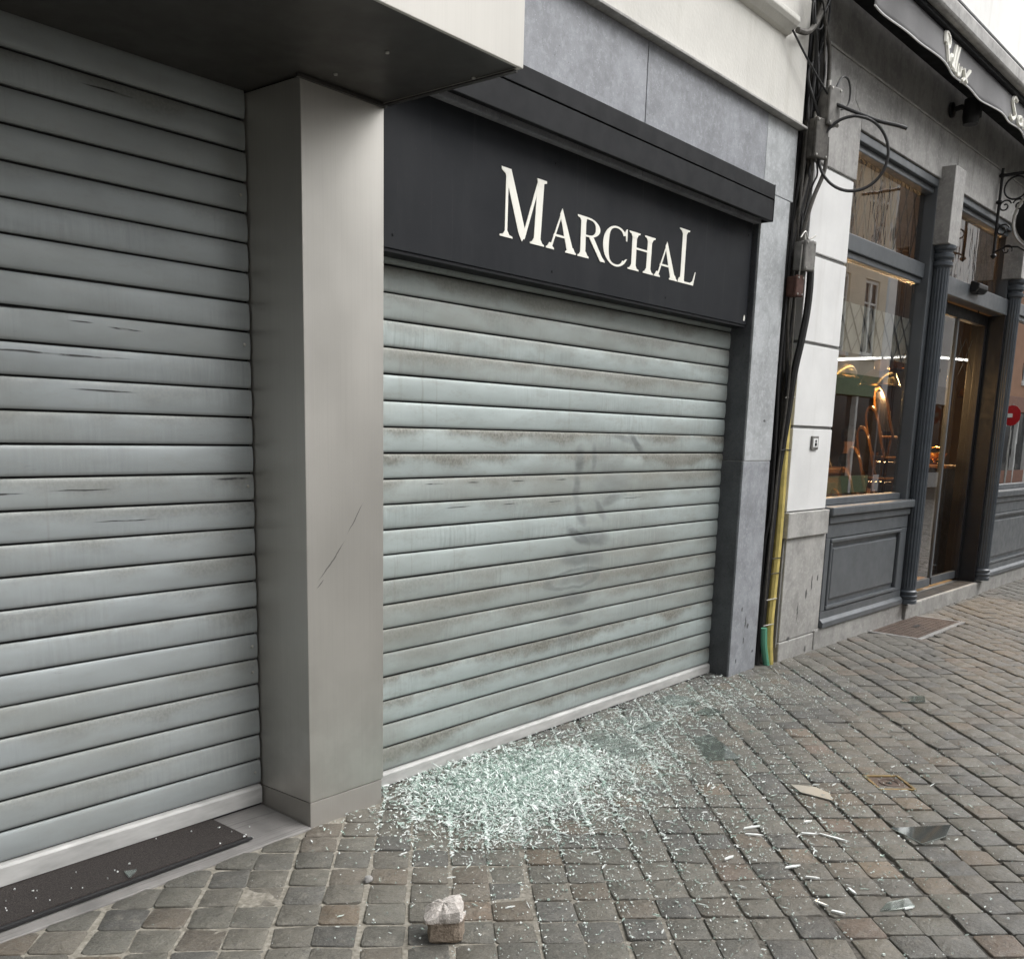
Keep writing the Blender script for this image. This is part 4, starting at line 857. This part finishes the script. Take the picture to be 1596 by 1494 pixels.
for k, (s, rz, lab) in enumerate(((4.3, 20, 'cream menu card propped on the left end of the bar counter'), (4.7, -15, 'cream menu card standing mid counter beside the chair stack'), (5.1, 40, 'cream menu card at the right end of the bar counter'))):
    mc = cthing('menu_card', lab, 'card', s, 1.95, 1.177, rz=R(rz)); MB().prism([(-.05, 0), (.0, .14), (.05, 0), (.046, 0), (0, .13), (-.046, 0)][::-1], -.05, .05, 'x').build('card', M['paper'], mc)
bt = None
for k in range(9):
    t_ = empty('bottle', cpt(3.75+.22*k, 2.12+.03*(k % 3), 1.177), 0, 'dark bottle in the row along the back of the bar counter', 'bottle', 'bottles on the bar counter')
    bd = MB().lathe([(0, 0), (.036, 0), (.038, .01), (.038, .17), (.03, .21), (.014, .235), (.013, .29), (.016, .292), (.016, .30), (0, .30)], (0, 0, 0), 14).build('glass_body', [M['black_cab'], M['green'], M['copper']][k % 3], t_); MB().lathe([(.0385, .06), (.039, .061), (.039, .14), (.0385, .141)], (0, 0, 0), 14).build('paper_label', M['paper'], t_)
hs_ = cthing('host_stand', 'tall black cabinet just inside the glass door', 'cabinet', 4.75, .62, .116)
MB().box(-.28, .28, -.2, .2, 0, 1.12).build('carcass', M['black_cab'], hs_, .006); MB().box(-.3, .3, -.22, .22, 1.122, 1.15).build('top', M['wood'], hs_, .005); MB().box(-.26, .26, -.206, -.2005, .05, 1.08).build('door', M['black_cab'], hs_, .003)
tr = cthing('brass_bowl', 'shiny brass bowl on top of the black cabinet', 'bowl', 4.75, .62, 1.268)
MB().lathe([(.05, 0), (.055, .006), (.02, .02), (.02, .04), (.09, .07), (.12, .12), (.115, .122), (.085, .078), (0, .05)], (0, 0, 0), 24).build('bowl', M['brass'], tr); MB().tube(yz(0, .12, .10, .06, 0, 180, 14), .006, 6).build('handle', M['brass'], tr, fix=False)
# seated guest behind the glass
pr = empty('person', cpt(7.2, 2.6, .116), A_R+R(20), 'person in a dark navy jacket seated behind the bar counter in the cafe', 'person')
def skin(name, verts, edges, rad, mat, parent, sub=2):
    me = bpy.data.meshes.new(name); me.from_pydata(verts, edges, []); me.materials.append(mat); o = bpy.data.objects.new(name, me); col.objects.link(o); o.parent = parent
    sk = o.modifiers.new('skin', 'SKIN'); sk.use_smooth_shade = True
    for i, r in enumerate(rad): me.skin_vertices[0].data[i].radius = r if hasattr(r, '__len__') else (r, r)
    me.skin_vertices[0].data[0].use_root = True
    sb = o.modifiers.new('sub', 'SUBSURF'); sb.levels = sub; sb.render_levels = sub; return o
M['skin'] = simple('skin_tone', (.50, .29, .20), .5, 0, .05, 20, 0); M['jacket'] = simple('navy_jacket', (.018, .024, .045), .8, 0, .2, 20, .1); M['hair'] = simple('dark_brown_hair', (.025, .016, .011), .5, 0, .2, 60, .2)
Z0 = .70
V = [(0, 0, Z0), (0, 0, Z0+.2), (0, -.01, Z0+.42), (0, -.01, Z0+.52), (0, -.02, Z0+.60), (0, -.03, Z0+.72), (0, -.03, Z0+.80), (-.19, -.01, Z0+.44), (-.25, -.06, Z0+.20), (-.14, -.30, Z0+.18), (.19, -.01, Z0+.44), (.25, -.06, Z0+.20), (.14, -.30, Z0+.18),
     (-.1, -.02, Z0-.03), (-.12, -.42, Z0-.02), (-.12, -.45, Z0-.46), (.1, -.02, Z0-.03), (.12, -.42, Z0-.02), (.12, -.45, Z0-.46), (-.10, -.37, Z0+.18), (.10, -.37, Z0+.18), (-.12, -.6, Z0-.5), (.12, -.6, Z0-.5)]
E_ = [(0, 1), (1, 2), (2, 3), (3, 4), (4, 5), (5, 6), (2, 7), (7, 8), (8, 9), (9, 19), (2, 10), (10, 11), (11, 12), (12, 20), (0, 13), (13, 14), (14, 15), (15, 21), (0, 16), (16, 17), (17, 18), (18, 22)]
RD = [(.15, .11), (.15, .105), (.16, .10), (.06, .06), (.055, .055), (.085, .10), (.07, .08), .07, .05, .038, .07, .05, .038, .085, .07, .045, .085, .07, .045, (.04, .02), (.04, .02), .04, .04]
skin('body', V, E_, RD, M['skin'], pr)
skin('jacket', [V[i] for i in (0, 1, 2, 7, 8, 9, 10, 11, 12)]+[(0, -.01, Z0+.48)], [(0, 1), (1, 2), (2, 3), (3, 4), (4, 5), (2, 6), (6, 7), (7, 8), (2, 9)], [(.17, .13), (.17, .125), (.18, .12), .09, .07, .055, .09, .07, .055, (.1, .09)], M['jacket'], pr)
MB().lathe([(.0, .145), (.05, .135), (.09, .095), (.10, .04), (.095, -.03), (.08, -.06)], (0, -.012, Z0+.72), 20).build('hair', M['hair'], pr)
MB().tube([(0, -.125, Z0+.745), (0, -.15, Z0+.715), (0, -.13, Z0+.705)], [.008, .013, .008], 8).build('nose', M['skin'], pr, fix=False)
for sx in (-1, 1): MB().lathe([(0, -.008), (.009, 0), (0, .008)], (sx*.032, -.118, Z0+.752), 8).build('eye', M['iron'], pr)
stl = cthing('bar_stool', 'tall stool under the person behind the bar counter', 'stool', 7.2, 2.6, .116)
MB().lathe([(0, .56), (.17, .56), (.18, .58), (.17, .60), (0, .60)], (0, .05, 0), 20).build('seat', M['wood'], stl)
for a in range(4): MB().tube([(.1*math.cos(a*1.571+.78), .05+.1*math.sin(a*1.571+.78), .57), (.18*math.cos(a*1.571+.78), .05+.18*math.sin(a*1.571+.78), 0)], .014, 6).build('leg', M['iron'], stl, fix=False)

# ================================================================== STREET SURFACE ITEMS
m = Mx('rusted_chequer_plate'); P = m.world(); ck = m.vor(m.map(P, (1, 1, 0)), 42)
M['chequer'] = m.pbr(m.ramp(m.noise(P, 14, 5), [(.3, (.075, .055, .045)), (.7, (.155, .115, .092))]), .65, .35, m.bump(ck, .8, .006))
ht = empty('cellar_hatch', (8.34, 2.46, 0), A_R, 'rusty chequered cellar hatch set in the paving below the cafe window', 'hatch')
MB().box(-.50, .50, -.18, .19, -.06, .002).build('plate', M['chequer'], ht, .003); mb = MB()
for q in ((-.54, .54, -.225, -.185), (-.54, .54, .195, .225)): mb.box(q[0], q[1], q[2], q[3], -.06, .004)
mb.box(-.54, -.505, -.184, .194, -.06, .004); mb.box(.505, .54, -.184, .194, -.06, .004); mb.build('frame', M['grey_stone'], ht, .004)
MB().box(-.06, .06, -.015, .015, .0022, .005).build('lift_slot', M['iron'], ht, .002)
rid = MB()
for i in range(24):
    for j in range(8): rid.box(-.47+i*.04, -.45+i*.04, -.155+j*.042, -.149+j*.042, .002, .0045)
rid_o = rid.build('tread_pattern', M['chequer'], ht); rid_o['kind'] = 'stuff'
ct = empty('valve_cover', (4.335, 1.325, 0), ANG, 'small dark metal valve cover with brass-coloured rim among the setts', 'valve cover')
MB().box(-.078, .078, -.07, .07, -.03, .0005).build('lid', M['chequer'], ct, .003); mb = MB()
for a, b, c, d in ((-.092, .092, -.084, -.072), (-.092, .092, .072, .084), (-.092, -.08, -.0715, .0715), (.08, .092, -.0715, .0715)): mb.box(a, b, c, d, -.03, .006)
mb.build('rim', simple('worn_brass_rim', (.30, .22, .10), .4, .7, .4, 30, .1), ct, .002)
MB().tube([(.045*math.cos(2*math.pi*k/24), .04*math.sin(2*math.pi*k/24), .001) for k in range(24)], .004, 6, True).build('cast_ring', M['chequer'], ct, fix=False); MB().lathe([(0, 0), (.014, 0), (.012, .004), (0, .005)], (0, 0, 0), 10).build('bolt', M['iron'], ct)
# broken stone
bs = empty('broken_stone', (2.012, 1.855, 0), R(-48), 'broken lump of paving stone with pale freshly split top, lying on the setts', 'stone'); bs.scale = (1.3, 1.3, 1.08)
mb = MB(); N = 22
prof = [(.0, .000), (.034, .001), (.042, .010), (.043, .030), (.042, .050), (.043, .062), (.045, .066), (.047, .069), (.048, .080), (.046, .094), (.030, .104), (.012, .108), (.0, .109)]
q = np.random.default_rng(5)
lump = [q.uniform(.84, 1.14) for _ in range(N)]; lump2 = [q.uniform(.88, 1.14) for _ in range(N)]
for j, (r, z) in enumerate(prof):
    top = z > .064; lm = lump2 if top else lump
    for k in range(N):
        a = 2*math.pi*k/N; sq = 1/max(abs(math.cos(a)), abs(math.sin(a)))**.8
        rr = r*sq*(.6*lm[k]+.2*lm[k-1]+.2*lm[(k+1) % N])*.95*q.uniform(.96, 1.04); x_ = rr*math.cos(a)-(.008 if top else 0); y_ = rr*math.sin(a)*.82
        mb.v.append((x_, y_, max(0, z+(.38*x_+.12*y_ if z > .07 else .10*x_ if z > .055 else 0)+(q.uniform(-.0045, .0045) if 1 < j < 12 else 0))))
for j in range(len(prof)-1):
    for k in range(N): mb.f.append((j*N+k, j*N+(k+1) % N, (j+1)*N+(k+1) % N, (j+1)*N+k))
m = Mx('split_sandstone'); oz = m.sep(m.obj())[2]; f = m.noise(m.world(), 70, 5, .7)
cc = m.mix(m.sm(m.math('ADD', oz, m.math('MULTIPLY', m.math('SUBTRACT', f, .5), .012)), .060, .068), m.ramp(f, [(.3, (.15, .115, .085)), (.7, (.32, .265, .21))]), m.ramp(f, [(.3, (.36, .32, .29)), (.6, (.62, .585, .55)), (.75, (.72, .70, .67))]))
mb.build('stone_body', m.pbr(cc, .85, 0, m.bump(m.noise(m.world(), 160, 5), .9, .006)), bs)
pbm = MB(); q = np.random.default_rng(8)
for j, (r, z) in enumerate(((0, 0), (.013, .001), (.016, .008), (.011, .016), (0, .019))):
    for k in range(9): a = 2*math.pi*k/9; rr = r*q.uniform(.75, 1.2); pbm.v.append((rr*math.cos(a)*1.2, rr*math.sin(a), z))
for j in range(4):
    for k in range(9): pbm.f.append((j*9+k, j*9+(k+1) % 9, (j+1)*9+(k+1) % 9, (j+1)*9+k))
props(pbm.build('pebble', M['grey_stone'], None, 0, (2.11, 2.305, .001)), 'small grey chip of stone lying on the setts in front of the pillar', 'pebble')

# ---- broken glass: big shards (from measured outlines on the paving)
def G7(x, y): return x, y
def gnd(px, py, z=.012):
    d = cf*FPX+cr*(px-PPX)-cu*(py-PPY); t = (z-EYE)/d.z; return Vector((d.x*t, d.y*t, z))
def z5(x, y): return gnd(860+x*.2506, 1050+y*.2506)
def z8(x, y): return gnd(1060+x*.3358, 1000+y*.3358)
def z6(x, y): return gnd(x*.3509, 1000+y*.3509, .03)
SH = [([z5(190, 395), z5(450, 530), z5(600, 490), z5(520, 430), z5(380, 350), z5(300, 338)], 'shard', 'largest green glass shard, cracked across, near the foot of the grimy shutter'),
      ([z5(330, 300), z5(470, 288), z5(600, 268), z5(480, 262), z5(345, 285)], 'shard', 'long narrow glass shard close under the bottom bar of the grimy shutter'),
      ([z5(470, 345), z5(540, 357), z5(640, 342), z5(705, 292), z5(600, 300)], 'shard', 'greyish leaf-shaped glass shard beside the large green one'),
      ([z5(640, 165), z5(775, 188), z5(930, 188), z5(850, 140), z5(745, 120)], 'shard', 'green glass shard near the right end of the grimy shutter'),
      ([z5(900, 235), z5(985, 250), z5(1075, 232), z5(955, 203)], 'shard', 'dark pointed glass shard in front of the bluestone post'),
      ([z5(885, 395), z5(965, 530), z5(1170, 525), z5(1080, 440), z5(985, 370)], 'shard', 'dark green four-sided glass shard lying apart from the pile'),
      ([z8(510, 660), z8(560, 695), z8(710, 732), z8(695, 700), z8(630, 672)], 'shard_cream', 'cream coloured shard lying between the pile and the valve cover'),
      ([z8(980, 858), z8(1125, 932), z8(1235, 900), z8(1258, 850)], 'shard_mirror', 'mirror-like triangular shard reflecting the sky, on the open setts'),
      ([z8(930, 1240), z8(1090, 1225), z8(1060, 1185), z8(960, 1205)], 'shard', 'clear glass shard on the setts nearest the viewer at the right'),
      ([z8(1020, 275), z8(1140, 272), z8(1135, 250), z8(1070, 250)], 'shard', 'small clear shard far out on the paving towards the cafe'),
      ([z6(550, 1022), z6(575, 1048), z6(608, 1014)], 'shard', 'small clear triangle of glass lying on the door mat')]
for i, (pl, mt, lab) in enumerate(SH):
    c = sum(pl, Vector())/len(pl); th_ = .0055; zb = .006 if i < 10 else .0295; q = [(p.x-c.x, p.y-c.y) for p in pl]
    ar = sum(q[k][0]*q[(k+1) % len(q)][1]-q[(k+1) % len(q)][0]*q[k][1] for k in range(len(q)))
    if ar < 0: q = q[::-1]
    o = MB().prism(q, 0, th_, 'z').build('glass_shard', M[mt], None, .0006, (c.x, c.y, zb), 1)
    o.rotation_euler = (random.uniform(-.02, .03), random.uniform(-.02, .02), 0); props(o, lab, 'glass shard', 'large pieces of the broken shop window')
SPL = [(205, 1005, 250, 985), (485, 1042, 560, 1030), (580, 1082, 650, 1092), (622, 1195, 690, 1220), (700, 1240, 770, 1255), (300, 885, 388, 892), (292, 860, 372, 848), (560, 880, 640, 888), (640, 880, 790, 925), (1040, 1232, 1090, 1220), (780, 1135, 820, 1165), (575, 830, 610, 825)]
for (a, b, c_, d) in SPL:
    p, q_ = z8(a, b), z8(c_, d); c = (p+q_)/2; u = (q_-p); L = u.length; an = math.atan2(u.y, u.x)
    o = MB().prism([(-L/2, -.003), (L*.2, -.006), (L/2, .0), (L*.1, .005), (-L*.4, .004)], 0, .006, 'z').build('glass_splinter', M['crumb'], None, .0005, (c.x, c.y, .005), 1); o.rotation_euler = (random.uniform(-.1, .1), random.uniform(-.05, .05), an)
    o.data.attributes.new('tone', 'FLOAT', 'POINT').data.foreach_set('value', [.95]*len(o.data.vertices))
    props(o, 'slim pale glass splinter lying loose on the open setts', 'glass splinter', 'loose splinters on the setts')
# ---- crushed glass (uncountable)
def crumbs():
    comps = [(.30, 3.12, 2.58, .27, .17), (.20, 3.62, 2.40, .34, .20), (.09, 3.08, 2.26, .26, .20), (.11, 4.45, 2.64, .60, .15), (.03, 2.74, 2.26, .16, .07), (.11, 3.75, 1.80, .75, .42), (.06, 5.2, 2.40, .5, .25), (.06, 3.0, 1.55, .75, .42)]
    wv, wf, wt = [], [], []; n0 = 0
    tot = 54000; ww = np.array([c[0] for c in comps]); ww = ww/ww.sum()
    for ci, (w, mx, my, sx, sy) in enumerate(comps):
        n = int(tot*ww[ci]); X = rng.normal(mx, sx, n); Y = rng.normal(my, sy, n); Y = np.where(Y > 2.905, 2.905-np.abs(Y-2.905)*.6, Y)
        for x_, y_ in zip(X, Y):
            if x_ < 2.66 and y_ > 2.79 or x_ < 1.0 or y_ < .3: continue
            # clumping: a quarter of the pieces fall into the joints
            dense = math.exp(-((x_-3.15)/.5)**2-((y_-2.6)/.28)**2)
            if rng.uniform() < .22 and dense < .5:
                u = np.array([x_, y_]); kk = np.round((u@e2)/PIT-.5)+.5; u = u+e2*(kk*PIT-u@e2)*.9; x_, y_ = u
                if y_ > 2.905: continue
            h = (.010*dense+.004*math.exp(-((y_-2.85)/.12)**2))*rng.uniform(0, 1)+.005
            if rng.uniform() < (.72 if dense > .25 else .30 if ci < 5 else .10): big_ = rng.uniform() < .02 and dense > .12; L = rng.uniform(.02, .045) if big_ else rng.gamma(2.0, .0064)+.003; wd_ = L*rng.uniform(.3, .6) if big_ else min(.0052, L*rng.uniform(.09, .42))
            else: L = .0016+rng.gamma(2., .0013); wd_ = L*rng.uniform(.5, 1.)
            th_ = min(.0045, wd_*rng.uniform(.3, 1.0)); a = rng.uniform(-3.2, 3.2); tl = rng.normal(0, .22+.25*dense)
            v = np.array([(-L/2, -wd_*.3, 0), (L*.15, -wd_*.55, 0), (L/2, wd_*.1, 0), (-L*.2, wd_*.5, 0), (-L/2, -wd_*.2, th_), (L*.12, -wd_*.5, th_), (L*.46, wd_*.1, th_*.7), (-L*.18, wd_*.45, th_)])
            ca, sa = math.cos(a), math.sin(a); ct_, st_ = math.cos(tl), math.sin(tl)
            x2 = v[:, 0]*ct_-v[:, 2]*st_; z2 = np.abs(v[:, 0])*0+v[:, 0]*st_+v[:, 2]*ct_; z2 = z2-z2.min()
            wv.append(np.stack([x2*ca-v[:, 1]*sa+x_, x2*sa+v[:, 1]*ca+y_, z2+h], 1)); wt.append(np.full(8, rng.uniform(0, 1)**(.7 if dense < .4 else 1.1)))
            wf += [tuple(k+n0 for k in f) for f in ((3, 2, 1, 0), (4, 5, 6, 7), (0, 1, 5, 4), (1, 2, 6, 5), (2, 3, 7, 6), (3, 0, 4, 7))]; n0 += 8
    me = bpy.data.meshes.new('crushed_glass'); me.from_pydata(np.concatenate(wv).tolist(), [], wf); me.materials.append(M['crumb'])
    me.attributes.new('tone', 'FLOAT', 'POINT').data.foreach_set('value', np.concatenate(wt).astype('f'))
    o = bpy.data.objects.new('crushed_glass', me); col.objects.link(o); return props(o, 'crushed pale green window glass heaped at the foot of the grimy shutter and scattered over the setts', 'broken glass', kind='stuff')
crumbs()
# a few crumbs on the threshold and mat
def mat_crumbs():
    mb = MB()
    for _ in range(26):
        x_ = random.uniform(1.0, 2.24); y_ = random.uniform(2.82, 3.08); zz = .031 if (x_ < 2.03) else .018; L = random.choice([.0025, .003, .004, .006]); a = random.uniform(0, 6)
        p = [(x_+L*math.cos(a+t)*random.uniform(.5, 1), y_+L*math.sin(a+t)*random.uniform(.5, 1)) for t in (0, 2.1, 4.2)]; mb.prism(p, zz, zz+.004, 'z')
    o = mb.build('glass_specks', M['crumb']); o.data.attributes.new('tone', 'FLOAT', 'POINT').data.foreach_set('value', [1.]*len(o.data.vertices)); props(o, 'white specks of glass on the dark mat and threshold', 'broken glass', kind='stuff')
mat_crumbs()

# ================================================================== ACROSS THE STREET (seen in the reflections)
def house(label, x0, x1, color, h, nwin, frame, shopc, Y=-6.6, rz=0, at=None):
    t = empty('townhouse', at or ((x0+x1)/2, Y, 0), rz, label=label, cat='townhouse'); ox = (x0+x1)/2; wm = render_wall('facade_'+frame, color, .4)
    wc = simple('window_trim_'+frame, (.75, .75, .72) if frame == 'white' else (.12, .13, .14), .5)
    dk = M['dark_glass']; MB().box(x0-ox, x1-ox, -5, -.2, -.05, h).build('wall', wm, t)
    W = x1-x0; ww = 1.0; st = W/nwin
    rows = [(3.9, 6.0), (6.9, 8.7)]
    cols = [x0+st*(k+.5) for k in range(nwin)]; zed = [0, 3.9, 6.0, 6.9, 8.7, h]
    pi = MB(); pi.box(x0-ox, x1-ox, -.199, 0, 3.35, 3.9); pi.box(x0-ox, x1-ox, -.199, 0, 6.0, 6.9); pi.box(x0-ox, x1-ox, -.199, 0, 8.7, h)
    for (z0, z1) in rows:
        xs = [x0]+sum([[c-ww/2, c+ww/2] for c in cols], [])+[x1]
        for k in range(0, len(xs), 2): pi.box(xs[k]-ox, xs[k+1]-ox, -.199, 0, z0+.001, z1-.001)
    pi.build('facade', wm, t)
    for (z0, z1) in rows:
        for c in cols:
            f = MB(); a, b = c-ww/2-ox, c+ww/2-ox
            f.box(a, a+.09, -.14, -.06, z0+.002, z1-.002); f.box(b-.09, b, -.14, -.06, z0+.002, z1-.002); f.box(a+.091, b-.091, -.14, -.06, z1-.1, z1-.002); f.box(a+.091, b-.091, -.14, -.06, z0+.002, z0+.1); f.box((a+b)/2-.06, (a+b)/2+.06, -.13, -.05, z0+.101, z1-.101); f.box(a+.091, b-.091, -.125, -.07, z0+(z1-z0)*.68, z0+(z1-z0)*.68+.06)
            fo = f.build('window', wc, t, .004); MB().box(a+.09, b-.09, -.115, -.105, z0+.1, z1-.1).build('pane', dk, fo); MB().box(a-.08, b+.08, -.06, .08, z0-.1, z0).build('sill', wc, fo)
    MB().box(x0-ox+.1, x1-ox-.1, -.1, .06, 2.75, 3.34).build('shop_fascia', shopc, t, .01)
    MB().box(x0-ox, x1-ox, -.198, -.15, -.05, 2.749).build('shop_window', dk, t)
    k = x0+.15
    while k < x1: MB().box(k-ox, k-ox+.12, -.149, .0, -.05, 2.74).build('shop_post', wc, t, .005); k += 1.6
    MB().box(x0-ox+.271, x1-ox-.1, -.148, -.02, -.05, .45).build('stall_riser', shopc, t, .005)
    MB().box(x0-ox, x1-ox, -.1, .3, h, h+.3).build('cornice', wc, t, .02)
    return t
m = Mx('dark_window_glass'); M['dark_glass'] = m.pbr((.02, .022, .025), .06)
tones = [('cream', (.80, .74, .60)), ('pale grey', (.72, .72, .72)), ('ochre', (.74, .63, .44)), ('off-white', (.72, .71, .68)), ('light stone', (.74, .71, .64)), ('beige', (.78, .70, .56)), ('white', (.80, .80, .78)), ('brick-brown', (.50, .29, .19))]
fas = [simple('fascia_sheet_%d' % i, c, .5) for i, c in enumerate([(.04, .04, .045), (.5, .5, .5), (.16, .07, .04), (.35, .34, .33), (.35, .34, .33), (.15, .23, .12), (.55, .55, .54), (.30, .14, .09)])]
xx = -12
for i in range(8):
    w = [7, 6.5, 7.5, 6, 7, 8, 9, 14][i]; house('%s townhouse with shop below across the street, number of windows per floor %s' % (tones[i][0], ['three', 'three', 'four', 'three', 'three', 'four', 'three', 'four'][i]), xx, xx+w-.02, tones[i][1], [8.9, 9.2, 8.8, 9.3, 9.0, 8.9, 9.4, 9.1][i]+.0, [3, 3, 4, 3, 3, 4, 3, 4][i], 'white' if i % 3 else 'dark', fas[i], -6.6 if xx > 7 else -21, 0); xx += w
house('unseen dark townhouse added at the left end of the street to block light', 0, 15, (.15, .135, .12), 14, 5, 'dark', fas[4], 0, R(-90), (-4.6, -5.2, 0))  # unseen block added to keep light off the pillar's left face
ne = empty('no_entry_sign', (39.0, -5.4, 0), label='round red no-entry sign on a pole across the street, seen reflected in the right window', cat='road sign')
MB().tube([(0, 0, -.05), (0, 0, 2.9)], .035, 10).build('pole', M['clip'], ne, fix=False)
for nm, r_, y_, c_ in (('disc', .36, .0, (.62, .02, .025)),): 
    d_ = MB().lathe([(0, -.006), (r_, -.006), (r_, .006), (0, .006)], (0, 0, 0), 32).build(nm, simple('sign_red', c_, .4), ne, 0, (-.05, 0, 2.5)); d_.rotation_euler = (0, R(90), R(20))
MB().box(-.075, -.058, -.26, .26, 2.43, 2.57).build('white_bar', M['letter'], ne)
